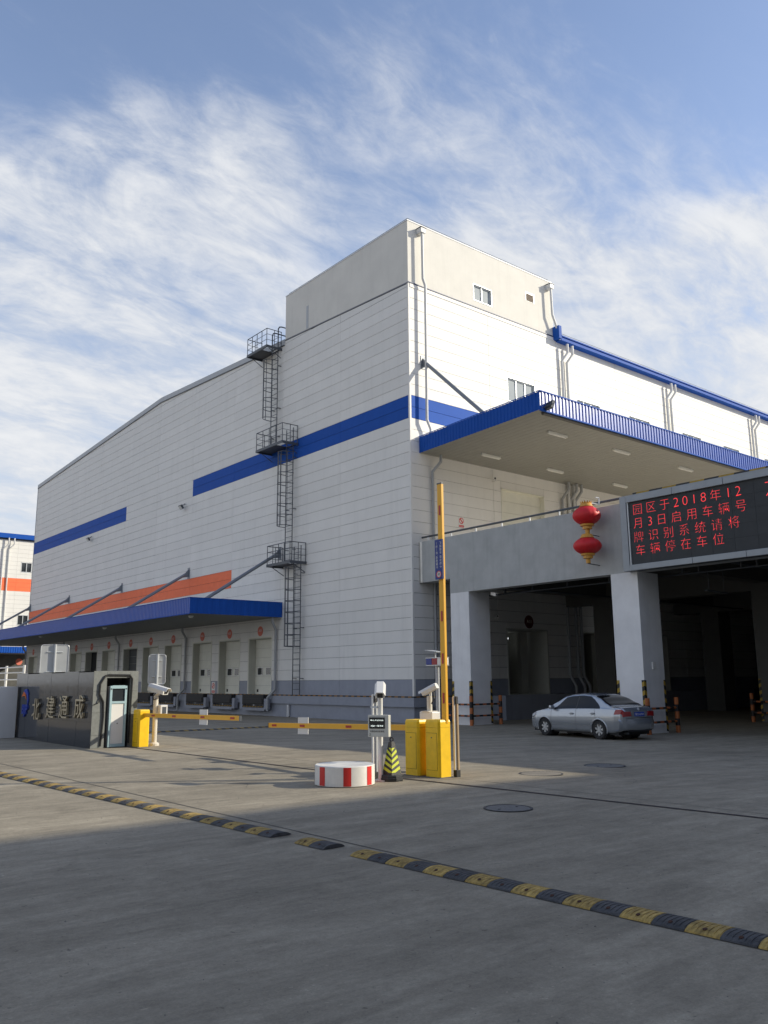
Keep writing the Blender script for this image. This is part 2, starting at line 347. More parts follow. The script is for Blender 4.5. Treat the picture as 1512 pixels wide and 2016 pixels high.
# steel gate track set in the concrete
TRACK = mat('rusty_track', (.045, .036, .032), .75, var=.3, scale=6)
tk = strip('gate_track', [(-18.22, -9.45), (-17.95, -17.4), (-17.62, -20.5), (-17.2, -26.2), (-16.2, -40)], .085, TRACK, .005)
RAILM = mat('track_rail', (.16, .12, .10), .5, metal=.6, var=.2)
strip('gate_rail', [(-18.22, -9.45), (-17.95, -17.4), (-17.62, -20.5), (-17.2, -26.2), (-16.2, -40)], .022, RAILM, .012)

def manhole(x, y, r, label):
    z = gzs(x); t = thing('manhole_cover', label, 'manhole', (x, y, z))
    obj('rim', MB().lathe([(r, .004), (r, .012), (r-.03, .012), (r-.03, .004)], (x, y, z), 40), mat('iron_rim', (.03, .031, .033), .6, var=.2), t)
    mb = MB().lathe([(0.001, .009), (r-.034, .009), (r-.034, .002)], (x, y, z), 40)
    obj('lid', mb, mat('iron_lid', (.135, .132, .125), .7, var=.3, scale=25, bump=.3, bscale=40), t)
    for i in range(2): mb2 = MB().cyl((x+.3*(2*i-1)*r/.4*.7, y, z+.009), (x+.3*(2*i-1)*r/.4*.7, y, z+.013), .02, 8); obj('lift_hole', mb2, BLACK, t)
manhole(-18.89, -23.29, .32, 'round iron manhole cover in the shaded foreground before the gate track')
manhole(-12.42, -20.03, .42, 'round manhole cover in the shade beyond the tip of the sunlit strip')
t = thing('drain_grate', 'round slotted drain grate at the edge of the sunlit strip', 'drain grate', (-15.07, -20.59, gzs(-15.07)))
x, y, z = -15.07, -20.59, gzs(-15.07)
obj('rim', MB().lathe([(.40, .004), (.40, .012), (.37, .012), (.37, .004)], (x, y, z), 36), mat('iron_rim', (.03, .031, .033)), t)
obj('pit', MB().lathe([(0.001, .005), (.37, .005)], (x, y, z), 36), BLACK, t)
for i in range(-6, 7):
    h = math.sqrt(max(.0, .365**2-(i*.055)**2)); obj('bar', MB().box(x-h, x+h, y+i*.055-.014, y+i*.055+.014, z+.006, z+.014), mat('grate_iron', (.20, .185, .165), .7, var=.2), t)

# ------------------------------------------------------------------ warehouse
EZ, RZ, RY, LEN = 22.62, 24.26, 30.0, 60.0        # eaves height, ridge height, ridge position, length
zroof = lambda y: EZ+(RZ-EZ)*(1-abs(y-RY)/RY)
WH = thing('warehouse', 'large white panelled warehouse with blue stripe and stair tower at its corner', 'building', (0, 0, 0))
ROW = (15.19-2.04)/22
lev = [1.20, 2.04]+[2.04+ROW*(i+1) for i in range(21)]+[15.19, 15.80, 16.41]+[16.41+.6*(i+1) for i in range(14)]
doorsL = [(c-1.32+12*k, c+1.32+12*k) for k in range(4) for c in (14.2, 18.0, 21.75)]
DT = 4.62
holesL = [(a, b, 1.2, DT) for a, b in doorsL]
winR = [(7.5, 9.85), (13.8, 16.1), (19.3, 21.65), (25.65, 28.05), (31.2, 33.5), (37.5, 39.8)]
holesR = [(a, b, 17.65, 19.05) for a, b in winR]
doorsR_low = [(6.66, 10.0), (13.1, 16.4), (18.6, 21.9)]; doorsR_up = [(6.6, 10.25), (18.6, 22.2), (30.6, 34.2)]
holesR += [(a, b, 1.22, 4.70) for a, b in doorsR_low]+[(a, b, 9.2, 12.4) for a, b in doorsR_up]
# backing walls
bl = MB()
rects = [(0.0, LEN, 0.0, EZ)]
for h in holesL: rects = rsub(rects, h)
for (a0, a1, b0, b1) in rects: bl.add([fL(a0, b0, -.022), fL(a1, b0, -.022), fL(a1, b1, -.022), fL(a0, b1, -.022)], [(0, 1, 2, 3)])
bl.add([fL(0, EZ, -.022), fL(LEN, EZ, -.022), fL(RY, RZ, -.022)], [(0, 1, 2)])
gable_wall = obj('gable_wall', bl, W_BACK, WH)
XR = 60.0
br = MB(); rects = [(0.022, XR, 0.0, EZ)]
for h in holesR: rects = rsub(rects, h)
for (a0, a1, b0, b1) in rects: br.add([fR(a0, b0, -.022), fR(a1, b0, -.022), fR(a1, b1, -.022), fR(a0, b1, -.022)], [(0, 1, 2, 3)])
side_wall = obj('side_wall', br, W_BACK, WH)
rf = MB(); rf.add([(0.05, 0, EZ-.05), (XR, 0, EZ-.05), (XR, RY, RZ-.05), (0.05, RY, RZ-.05), (XR, LEN, EZ-.05), (0.05, LEN, EZ-.05)], [(0, 1, 2, 3), (3, 2, 4, 5)])
rf.add([(0.05, LEN, 0), (XR, LEN, 0), (XR, LEN, EZ), (0.05, LEN, EZ)], [(0, 1, 2, 3)])
rf.add([(XR, 0, 0), (XR, LEN, 0), (XR, LEN, EZ), (XR, RY, RZ), (XR, 0, EZ)], [(0, 1, 2, 3, 4)])
obj('roof', rf, TRIM, WH)
cache = {}; panels_made = [0]
far_field = {}
def panel_mesh(w, h, fn, key, m):
    k = (round(w, 3), round(h, 3), key, m.name)
    if k not in cache:
        mb = MB(); g_ = .0055; c = .006; W, H = w/2-g_, h/2-g_
        vs = [fn(-W, -H, -.05), fn(W, -H, -.05), fn(W, H, -.05), fn(-W, H, -.05), fn(-W, -H, -.010), fn(W, -H, -.010), fn(W, H, -.010), fn(-W, H, -.010),
              fn(-W+c, -H+c, 0), fn(W-c, -H+c, 0), fn(W-c, H-c, 0), fn(-W+c, H-c, 0)]
        mb.add(vs, [(0, 1, 5, 4), (1, 2, 6, 5), (2, 3, 7, 6), (3, 0, 4, 7), (4, 5, 9, 8), (5, 6, 10, 9), (6, 7, 11, 10), (7, 4, 8, 11), (8, 9, 10, 11)])
        cache[k] = mesh_of(mb, mats=[m]); cache[k].name = 'panel'
    return cache[k]
def add_panel(rect, fn, key, m, parent, near):
    a0, a1, b0, b1 = rect
    if a1-a0 < .05 or b1-b0 < .05: return
    ca, cb = (a0+a1)/2, (b0+b1)/2
    if near and panels_made[0] < 298:
        o = bpy.data.objects.new('panel', panel_mesh(a1-a0, b1-b0, fn, key, m)); C.objects.link(o); o.parent = parent; o.location = fn(ca, cb, 0); panels_made[0] += 1
    else:
        mb = far_field.setdefault(m.name, (MB(), m))[0]; g_ = .0055; c = .006
        A0, A1, B0, B1 = a0+g_, a1-g_, b0+g_, b1-g_
        mb.add([fn(A0, B0, -.03), fn(A1, B0, -.03), fn(A1, B1, -.03), fn(A0, B1, -.03), fn(A0+c, B0+c, 0), fn(A1-c, B0+c, 0), fn(A1-c, B1-c, 0), fn(A0+c, B1-c, 0)],
               [(0, 1, 5, 4), (1, 2, 6, 5), (2, 3, 7, 6), (3, 0, 4, 7), (4, 5, 6, 7)])
def clip_panel(a0, a1, b0, b1, m):
    """gable panel cut by the roof slope (joined with the far field)"""
    n = 4 if a0 < RY < a1 else 1
    poly = [(a0, b0), (a1, b0)]
    top = []
    for i in range(9):
        a = a1+(a0-a1)*i/8; top.append((a, min(b1, zroof(a)-.06)))
    poly = [p for p in poly]+[p for p in top if p[1] > b0+.01]
    if len(poly) < 4: return
    lo = [a for a, b in top if b > b0+.01]; poly[0] = (min(lo), b0); poly[1] = (max(lo), b0)
    mb = far_field.setdefault(m.name, (MB(), m))[0]
    n = len(poly); ca = sum(p[0] for p in poly)/n; cb = sum(p[1] for p in poly)/n
    poly = [(a+(.012 if a < ca else -.012), b+(.012 if b <= b0+.02 else -.008)) for a, b in poly]
    mb.prism(poly, fL, -.03, 0)
order = []
for bay in range(10):
    for i in range(len(lev)-1):
        b0, b1 = lev[i], lev[i+1]; a0, a1 = bay*6.0, bay*6.0+6
        m = W_PANEL
        if i == 0: m = BASEGREY
        if 15.1 < b0 < 16.3 and (bay <= 3 or bay >= 6): m = BLUE
        if 7.9 < (b0+b1)/2 < 9.3 and bay >= 3: m = ORANGE
        if b0 > 24.2: continue
        if b1 > min(zroof(a0), zroof(a1))-.06:
            if b0 < max(zroof(a0), zroof(a1), zroof(RY) if a0 < RY <= a1 else 0)-.1: clip_panel(a0, a1, b0, b1, m)
            continue
        order.append((bay, 'L', (a0, a1, b0, b1), m))
for bay in range(10):
    for i in range(len(lev)-1):
        b0, b1 = lev[i], lev[i+1]
        if b1 > EZ+.05: continue
        m = BASEGREY if i == 0 else W_PANEL
        if 15.1 < b0 < 16.3 and bay == 0: m = BLUE
        order.append((bay*1.6+(.5 if b0 > 8.8 else 30), 'R', (bay*6.0, bay*6.0+6, b0, b1), m))
order.sort(key=lambda t: t[0])
GREYW = mat('grey_infill_panel', (.50, .51, .50), .5, var=.04)
for near, side, rect, m in order:
    fn, parent, holes = (fL, gable_wall, holesL) if side == 'L' else (fR, side_wall, holesR)
    a0, a1, b0, b1 = rect
    if side == 'R': a0 = max(a0, .02)
    rs = [(a0, a1, b0, b1)]
    for h in holes: rs = rsub(rs, h)
    for r in rs: add_panel(r, fn, side, m, parent, near < 6.6)
for nm, (mb, m) in far_field.items():
    o = obj('panel_field', mb, m, WH); o['kind'] = 'stuff'
# grey infill between window pairs
for a, b in ((16.1, 19.3), (28.05, 31.2)):
    obj('infill_strip', MB().box(a, b, -.02, .0, 18.25, 19.05), GREYW, WH)
# corner trim, coping along the gable
obj('corner_trim', MB().box(-.008, .10, -.008, .10, 1.2, EZ), W_PANEL, WH)
def coping(y0, y1):
    n = [y0, y1]; mb = MB()
    vs = [(-.05, y0, zroof(y0)-.32), (-.05, y1, zroof(y1)-.32), (-.05, y1, zroof(y1)+.06), (-.05, y0, zroof(y0)+.06), (.35, y0, zroof(y0)-.32), (.35, y1, zroof(y1)-.32), (.35, y1, zroof(y1)+.06), (.35, y0, zroof(y0)+.06)]
    mb.add(vs, [(0, 1, 2, 3), (4, 7, 6, 5), (0, 4, 5, 1), (3, 2, 6, 7), (0, 3, 7, 4), (1, 5, 6, 2)])
    mb.box(-.075, -.05, y0, y0+.02, zroof(y0)-.34, zroof(y0)-.30)
    obj('coping', mb, TRIM, WH)
    md = MB(); md.add([(-.062, y0, zroof(y0)-.36), (-.062, y1, zroof(y1)-.36), (-.062, y1, zroof(y1)-.30), (-.062, y0, zroof(y0)-.30), (.0, y0, zroof(y0)-.36), (0, y1, zroof(y1)-.36)], [(0, 1, 2, 3), (0, 4, 5, 1)])
    obj('coping_drip', md, STEEL, WH)
coping(11.9, RY); coping(RY, LEN+.08)
obj('verge_trim', MB().box(-.03, .2, LEN-.0, LEN+.06, 1.2, EZ-.3), TRIM, WH)
# stair tower block on top of the corner
TW, TD, TZ = 11.88, 11.87, 26.20
tb = MB()
wn = (4.94, 6.38, 23.08, 24.04)
tb.add([(0, 0, EZ), (0, TD, zroof(TD)), (0, TD, TZ), (0, 0, TZ)], [(0, 1, 2, 3)])
for (a0, a1, b0, b1) in rsub([(0, TW, EZ, TZ)], wn): tb.add([(a0, 0, b0), (a1, 0, b0), (a1, 0, b1), (a0, 0, b1)], [(0, 1, 2, 3)])
tb.add([(TW, 0, EZ), (TW, TD, EZ), (TW, TD, TZ), (TW, 0, TZ)], [(0, 1, 2, 3)]); tb.add([(0, TD, EZ), (TW, TD, EZ), (TW, TD, TZ), (0, TD, TZ)], [(0, 1, 2, 3)])
tb.add([(0, 0, TZ), (TW, 0, TZ), (TW, TD, TZ), (0, TD, TZ)], [(0, 1, 2, 3)])
tower = obj('stair_tower', tb, PLASTER, WH)
obj('tower_coping', MB().box(-.02, TW+.02, -.02, TD+.02, TZ, TZ+.07), mat('pale_coping', (.66, .67, .68), .5), WH)
wire = MB()
for p, q in (((.15, .15), (TW-.15, .15)), ((.15, .15), (.15, TD-.15)), ((TW-.15, .15), (TW-.15, TD-.15))):
    wire.cyl((p[0], p[1], TZ+.24), (q[0], q[1], TZ+.24), .012, 5)
    for i in range(9):
        a = Vector((*p, TZ+.07)).lerp(Vector((*q, TZ+.07)), i/8); wire.cyl(a, a+Vector((0, 0, .17)), .012, 5)
obj('lightning_wire', wire, STEEL, WH)
obj('flashing_strip', MB().box(-.012, 0, 9.3, 9.52, 23.22, 24.7), TRIM, WH)
mbf = MB(); mbf.add([(-.02, 0, EZ-.03), (-.02, TD, zroof(TD)-.03), (-.02, TD, zroof(TD)+.03), (-.02, 0, EZ+.03), (.0, 0, EZ-.03), (0, TD, zroof(TD)-.03)], [(0, 1, 2, 3), (0, 4, 5, 1)])
obj('tower_flashing', mbf, mat('dark_flashing', (.20, .21, .23), .5), WH)
obj('tower_gutter', MB().box(-.02, TW, -.05, 0, EZ, EZ+.045), mat('navy_flashing', (.012, .035, .13), .5), WH)
obj('tower_gutter_flashing', MB().box(.1, TW, -.03, 0, EZ-.22, EZ-.025), W_PANEL, WH)
def window(parent, a0, a1, b0, b1, n, glass, recess=.12, frame=ALU):
    w = obj('window', MB().box(a0, a1, recess, recess+.02, b0, b1), glass, parent)
    fr = MB(); t = .055
    fr.box(a0, a1, recess-.05, recess, b0, b0+t); fr.box(a0, a1, recess-.05, recess, b1-t, b1)
    for i in range(n+1):
        x = a0+(a1-a0-t)*i/n; fr.box(x, x+t, recess-.05, recess, b0+t, b1-t)
    obj('frame', fr, frame, w)
    rv = MB(); rv.box(a0-.03, a0, -.012, recess, b0-.03, b1+.03); rv.box(a1, a1+.03, -.012, recess, b0-.03, b1+.03); rv.box(a0, a1, -.012, recess, b1, b1+.03); rv.box(a0, a1, -.03, recess, b0-.03, b0)
    obj('reveal', rv, frame, w); return w
window(WH, *wn, 2, GLASSW)
for a, b in winR: window(WH, a, b, 17.65, 19.05, 3, GLASSW)
# vent in the tower
v = obj('vent', MB().box(9.36, 10.2, -.012, 0, 24.34, 24.93), WHITE, WH)
for i in range(7): obj('louvre', MB().add([(9.45, -.014, 24.41+i*.065), (10.11, -.014, 24.41+i*.065), (10.11, -.05, 24.385+i*.065), (9.45, -.05, 24.385+i*.065), (9.45, -.014, 24.425+i*.065), (10.11, -.014, 24.425+i*.065)], [(0, 1, 2, 3), (3, 2, 5, 4)]), mat('vent_tan', (.40, .30, .2), .6), v)
# eaves gutter along the side wall
gu = MB(); gu.box(TW+.15, XR, -.40, 0, EZ-.27, EZ-.23); gu.box(TW+.15, XR, -.45, -.40, EZ-.27, EZ+.02); gu.box(TW+.15, XR, -.52, -.46, EZ-.05, EZ+.02)
gu.add([(TW+.15, -.46, EZ+.03), (XR, -.46, EZ+.03), (XR, 0, EZ+.10), (TW+.15, 0, EZ+.10)], [(0, 1, 2, 3)])
obj('eaves_gutter', gu, BLUE, WH)
obj('gutter_stop_end', MB().box(TW-.10, TW+.15, -.50, .0, EZ-.2, EZ+.62), BLUE, WH)
obj('eaves_wire', MB().cyl((TW+.2, -.2, EZ+.3), (XR, -.2, EZ+.3), .012, 5), STEEL, WH)
# downpipes on the side wall
def dpipe(pts, m=PIPE, r=.085): return obj('downpipe', MB().tube(pts, r, 10), m, WH, smooth=True)
dpipe([(.79, -.30, 25.62), (.79, -.30, 22.95), (.95, -.30, 22.62), (.95, -.30, 22.4), (.9, -.30, 15.15), (1.15, -.30, 14.7), (1.15, -.30, 14.25)], r=.075)
dpipe([(11.42, -.30, 25.62), (11.46, -.30, 23.9), (11.95, -.30, 22.9)], r=.075)
for x in (.79, 11.42):
    o = obj('pipe_hopper', MB().cbox(x-.17, x+.17, -.42, 0, 25.58, 25.86, .02), PIPE, WH)
    o = obj('hopper_lip', MB().box(x-.2, x+.2, -.45, 0, 25.87, 25.89), STEEL, WH)
for xb in (12.35, 23.75, 35.6, 47.4):
    for k in (0, .48):
        x = xb+k
        dpipe([(x+.3, -.38, EZ-.38), (x+.3, -.38, EZ-.95), (x, -.14, EZ-1.5), (x, -.14, 8.2)])
for x in (1.38,): dpipe([(x+.25, -.5, 13.35), (x+.25, -.5, 13.0), (x, -.13, 12.5), (x, -.13, 1.3)], PIPEG, .075)
for x in (11.75, 12.5, 12.95):
    dpipe([(x+.25, -.45, 13.4), (x+.25, -.45, 13.0), (x, -.13, 12.4), (x, -.13, 8.2)], PIPEG, .085)
    dpipe([(x-.05, -.13, 7.8), (x-.05, -.13, 2.2), (x+.1, -.4, 1.6), (x+.1, -.4, .2)], PIPEG, .085)
# side-wall doors (upper yard closed, lower bays open)
for i, (a, b) in enumerate(doorsR_up):
    d = obj('dock_door', MB().box(a, b, .30, .34, 9.2, 12.4), DOORJ, WH)
    for k in range(5): obj('door_panel', MB().box(a+.02, b-.02, .27, .30, 9.2+k*.64+.008, 9.2+(k+1)*.64-.008), DOORW, d)
    j = MB(); j.box(a, a+.06, -.02, .30, 9.2, 12.4); j.box(b-.06, b, -.02, .30, 9.2, 12.4); j.box(a, b, -.02, .30, 12.34, 12.4); obj('door_frame', j, DOORW, d)
for i, (a, b) in enumerate(doorsR_low):
    d = obj('dock_opening', MB().box(a, b, 3.0, 3.05, 1.22, 4.7), DARK, WH)
    j = MB(); j.box(a-.02, a+.06, -.02, 3.0, 1.22, 4.7); j.box(b-.06, b+.02, -.02, 3.0, 1.22, 4.7); j.box(a, b, -.02, 3.0, 4.64, 4.7); j.box(a, b, 0, 3, 1.18, 1.22)
    obj('door_jamb', j, DOORJ, d)
    obj('inner_post', MB().box(b-.9, b-.35, 1.2, 1.5, 1.22, 4.6), DOORJ, d)
# gable dock doors
DARKDOOR = mat('dark_door_sheet', (.085, .09, .095), .6)
for i, (a, b) in enumerate(doorsL):
    shut = i not in (7,); dm = DARKDOOR if i in (5,) else DOORW
    d = obj('dock_door', MB().box(.50, .54, a, b, 1.2, DT), DARK if not shut else DOORJ, WH)
    j = MB(); j.box(-.0, .50, a, a+.05, 1.2, DT); j.box(0, .50, b-.05, b, 1.2, DT); j.box(0, .50, a+.05, b-.05, DT-.05, DT); j.box(0, .5, a, b, 1.16, 1.2)
    obj('door_jamb', j, DOORJ, d)
    fr = MB(); fr.box(-.03, .0, a-.07, a, 1.2, DT+.07); fr.box(-.03, 0, b, b+.07, 1.2, DT+.07); fr.box(-.03, 0, a, b, DT, DT+.07)
    obj('door_frame', fr, DOORW, d)
    if shut:
        hh = (DT-.05-1.2)/6
        for k in range(6):
            obj('door_panel', MB().box(.455, .50, a+.06, b-.06, 1.205+k*hh+.006, 1.2+(k+1)*hh-.006), dm, d)
        if dm is DOORW:
            for c in (a+1.02, b-.66):
                obj('door_window', MB().box(.444, .456, c-.29, c+.29, 1.2+2*hh+.09, 1.2+3*hh-.07), GLASSD, d)
                w = MB(); 
                for (p, q, r, s) in ((c-.33, c-.29, 0, 1), (c+.29, c+.33, 0, 1)): w.box(.440, .456, p, q, 1.2+2*hh+.05, 1.2+3*hh-.03)
                w.box(.440, .456, c-.29, c+.29, 1.2+2*hh+.05, 1.2+2*hh+.09); w.box(.440, .456, c-.29, c+.29, 1.2+3*hh-.07, 1.2+3*hh-.03)
                obj('window_surround', w, WHITE, d)
            obj('latch_hole', MB().box(.448, .456, b-.46, b-.28, 1.36, 1.53), BLACK, d)
# gable downpipes under the canopy
for y in (12.22, 23.95, 35.75, 47.75, 59.66):
    obj('downpipe', MB().tube([(-.55, y-.25, 5.70), (-.55, y-.25, 5.45), (-.14, y, 5.0), (-.14, y, 1.9), (-.14, y, 1.55), (-.42, y+.35, 1.05), (-.42, y+.35, .05 if y > 13 else .3)], .075, 8), PIPEG, WH, smooth=True)

# number discs over the doors
DISC = mat('orange_sign', (.74, .20, .14), .6)
k = 0
for i, (a, b) in enumerate(doorsL):
    y = (a+b)/2; n = 4+i
    t = thing('door_number_sign', 'round orange number disc A%02d above a dock door on the shaded gable' % n, 'sign', (-.01, y, 5.03))
    obj('disc', MB().cyl((-.002, y, 5.03), (-.02, y, 5.03), .30, 24), DISC, t)
    obj('lettering', text_mb('A%02d' % n, '-x', (-.024, y, 5.07), w=.36, h=.15), WHITE, t)
for (x, n) in ((8.48, '03'), (14.7, '02')):
    t = thing('door_number_sign', 'round dark red number disc over the %s opening under the ramp' % ('first' if n == '03' else 'second'), 'sign', (x, -.02, 5.1))
    obj('disc', MB().cyl((x, -.002, 5.1), (x, -.02, 5.1), .36, 24), mat('dark_red_sign', (.10, .012, .012), .6), t)
    obj('lettering', text_mb('A'+n, '-y', (x, -.024, 5.12), w=.4, h=.18), WHITE, t)
def nosign(fn, face, a, b, w, h, label):
    c = fn(a, b, 0); t = thing('no_entry_notice', label, 'sign', c)
    P = lambda p, q, d: fn(a+p, b+q, d)
    obj('plate', MB().prism([(-w/2, -h/2), (w/2, -h/2), (w/2, h/2), (-w/2, h/2)], P, .002, .012), WHITE, t)
    rg = MB(); n = 20; R0, R1 = w*.40, w*.29
    for i in range(n):
        p0, p1 = 2*math.pi*i/n, 2*math.pi*(i+1)/n
        rg.add([P(R0*math.cos(p0), h*.16+R0*math.sin(p0), .014), P(R0*math.cos(p1), h*.16+R0*math.sin(p1), .014), P(R1*math.cos(p1), h*.16+R1*math.sin(p1), .014), P(R1*math.cos(p0), h*.16+R1*math.sin(p0), .014)], [(0, 1, 2, 3)])
    s = .06*w; q = R1*.72
    rg.add([P(-q-s, h*.16+q-s, .0145), P(-q+s, h*.16+q+s, .0145), P(q+s, h*.16-q+s, .0145), P(q-s, h*.16-q-s, .0145)], [(0, 1, 2, 3)])
    obj('red_ring', rg, REDP, t)
    obj('red_caption', MB().prism([(-w*.42, -h*.44), (w*.42, -h*.44), (w*.42, -h*.24), (-w*.42, -h*.24)], P, .012, .0145), REDP, t)
    obj('lettering', text_mb('禁止攀登', face, P(0, -h*.34, .0155), w=w*.7, h=h*.1), WHITE, t)
nosign(fL, '-x', 19.99, 1.62, .46, .74, 'white prohibition notice with red ring between two gable dock doors')
nosign(fR, '-y', 3.47, 10.1, .42, .58, 'small white prohibition notice with red ring on the sunlit wall above the ramp')

# ------------------------------------------------------------------ loading dock along the gable
DK = thing('loading_dock', 'grey raised loading dock with hazard striped edge along the shaded gable', 'loading dock', (0, 0, 0))
d = MB(); d.box(-.16, .0, -.16, LEN, .74, 1.19); obj('dock_ledge', d, BASEGREY, DK)
d = MB(); d.box(-.03, .02, -.03, LEN, 0, .74); obj('dock_wall', d, BASEGREY, DK)
d = MB(); d.box(0, 5.0, -.16, 0, .74, 1.19); obj('dock_ledge', d, BASEGREY, DK)
d = MB(); d.box(.02, 5.0, -.03, .02, 0, .74); obj('dock_wall', d, BASEGREY, DK)
obj('edge_angle', MB().box(-.175, -.02, -.175, LEN, 1.19, 1.25), HAZ_Y, DK)
obj('edge_angle', MB().box(-.02, 5.0, -.175, -.02, 1.19, 1.25), HAZ_X, DK)
obj('dock_ledge', MB().box(5.0, 30, -1.3, 0, 0, 1.2), BASEGREY, DK)
HB = stripe_mat('leveller_hazard', (.45, .25, .03), (.03, .03, .03), (0, .7071, .7071), .24)
for a, b in doorsL:
    lv = obj('dock_leveller', MB().box(-.46, -.16, a+.1, b-.1, .66, 1.22), BLACK, DK)
    obj('leveller_bumper', MB().cbox(-.50, -.46, a+.2, b-.2, .72, 1.0, .02), BLACK, lv)
    obj('hazard_bar', MB().box(-.48, -.16, a+.15, b-.15, .50, .56), HB, lv)
    u = MB(); u.box(-.42, -.16, a-.22, a+.08, .38, 1.0); u.box(-.42, -.16, b-.08, b+.22, .38, 1.0); u.box(-.42, -.16, a+.08, b-.08, .30, .48)
    obj('pit_frame', u, BASEGREY, lv)
    obj('latch_lamp', MB().cyl((-.505, (a+b)/2-.2, .62), (-.47, (a+b)/2-.2, .62), .04, 8), ALU, lv)
obj('overflow_pipe', MB().cyl((-.12, 10.78, .03), (-.12, 10.78, .68), .09, 10), PIPE, DK, smooth=True)

# ------------------------------------------------------------------ canopies
def corrugated(mb, p0, p1, z0a, z1a, z0b, z1b, out, period=.2, depth=.03):
    """trapezoid sheet from p0 to p1 (xy); bottom/top heights at both ends"""
    p0 = Vector((*p0, 0)); p1 = Vector((*p1, 0)); L = (p1-p0).length; n = int(L/period); o = Vector((*out, 0)); vs = []; fs = []
    prof = ((0, 0), (.42, 0), (.55, 1), (.87, 1))
    pts = []
    for i in range(n):
        for t, h in prof: pts.append(((i+t)/n, h))
    pts.append((1, 0))
    for t, h in pts:
        q = p0.lerp(p1, t)+o*h*depth
        vs += [(q.x, q.y, z0a+(z0b-z0a)*t), (q.x, q.y, z1a+(z1b-z1a)*t)]
    fs = [(2*i, 2*i+2, 2*i+3, 2*i+1) for i in range(len(pts)-1)]
    return mb.add(vs, fs)
CAN_L = thing('dock_canopy', 'long blue edged canopy over the dock doors on the shaded gable', 'canopy', (0, 11.75, 5.7))
y0, y1, xo = 11.75, 61.2, -6.0
obj('fascia', corrugated(MB(), (xo, y1), (xo, y0), 5.73, 6.58, 5.73, 6.58, (-1, 0)), BLUEG, CAN_L)
obj('end_fascia', corrugated(MB(), (xo, y0), (-.01, y0), 5.73, 6.58, 5.73, 6.58, (0, -1), .46, .02), BLUE, CAN_L)
obj('end_fascia', MB().box(xo, -.01, y1-.02, y1, 5.73, 6.58), BLUE, CAN_L)
obj('edge_trim', MB().box(xo-.045, xo+.1, y0-.03, y1, 6.58, 6.62), BLUE, CAN_L); obj('edge_trim', MB().box(xo+.1, -.01, y0-.03, y0+.1, 6.58, 6.62), BLUE, CAN_L)
obj('edge_trim', MB().box(xo-.045, xo+.02, y0-.03, y1, 5.69, 5.73), BLUE, CAN_L)
sf = MB()
n = int((y1-y0)/.3)
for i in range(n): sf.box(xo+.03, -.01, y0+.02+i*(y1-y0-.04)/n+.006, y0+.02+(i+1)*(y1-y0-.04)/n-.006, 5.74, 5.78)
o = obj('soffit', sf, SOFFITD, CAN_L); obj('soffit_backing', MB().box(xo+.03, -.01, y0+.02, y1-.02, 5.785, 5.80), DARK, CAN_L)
obj('roof_sheet', MB().box(xo+.03, -.01, y0+.02, y1-.02, 6.40, 6.45), TRIM, CAN_L)
for y in (12.13, 24.14, 36.1, 48.4, 59.75):
    b_ = obj('tie_rod', MB().cyl((-.25, y, 9.52), (-5.1, y, 6.45), .10, 10), BRACE, CAN_L, smooth=True)
    pl = MB(); pl.prism([(0, 9.35), (-.42, 9.28), (-.36, 9.52), (0, 9.95)], lambda a, b, dd: (a, y+dd, b), -.03, .03); pl.box(-.03, -.0, y-.16, y+.16, 9.2, 10.0)
    obj('bracket_plate', pl, BRACE, b_)
for y in (13.6, 26.5, 40):
    t = tag(obj('soffit_lamp', MB().lathe([(0.001, 5.60), (.10, 5.63), (.15, 5.69), (.15, 5.74)], (-5.0, y, 0), 14), LAMPOFF, smooth=True), {13.6: 'small round lamp under the near end of the gable dock canopy', 26.5: 'small round lamp under the gable canopy, second from its near end', 40: 'small round lamp under the far half of the gable canopy'}[y], 'lamp', 'lamps under the gable canopy')

CAN_R = thing('yard_canopy', 'big blue edged canopy with grey soffit over the upper yard on the sunlit side', 'canopy', (.6, 0, 13.4))
X0, X1, YO = .60, 58.0, -8.0
zt = lambda y: 14.23+.034*(-y); zb = lambda y: zt(y)-.84
obj('end_fascia', corrugated(MB(), (X0, 0), (X0, YO), zb(0), zt(0), zb(YO), zt(YO), (-1, 0), .21, .025), BLUE, CAN_R)
obj('fascia', corrugated(MB(), (X0, YO), (X1, YO), zb(YO), zt(YO), zb(YO), zt(YO), (0, -1), .24, .04), BLUEG, CAN_R)
obj('far_fascia', MB().add([(X1, 0, zb(0)), (X1, YO, zb(YO)), (X1, YO, zt(YO)), (X1, 0, zt(0))], [(0, 1, 2, 3)]), BLUE, CAN_R)
obj('edge_trim', MB().box(X0-.03, X1, YO-.06, YO+.06, zt(YO), zt(YO)+.045), BLUE, CAN_R)
obj('edge_trim', MB().add([(X0-.04, 0, zt(0)), (X0-.04, YO, zt(YO)), (X0-.04, YO, zt(YO)+.045), (X0-.04, 0, zt(0)+.045), (X0+.06, 0, zt(0)+.045), (X0+.06, YO, zt(YO)+.045)], [(0, 1, 2, 3), (3, 2, 5, 4)]), BLUE, CAN_R)
obj('edge_trim', MB().box(X0-.03, X1, YO-.055, YO+.03, zb(YO)-.05, zb(YO)), BLUE, CAN_R)
obj('gutter_pipe', MB().cyl((X0+.35, YO+.16, zb(YO)-.06), (X1, YO+.16, zb(YO)-.06), .085, 10), mat('dark_gutter_pipe', (.10, .095, .085), .5), CAN_R, smooth=True)
sf = MB(); nb = int((X1-X0)/.38)
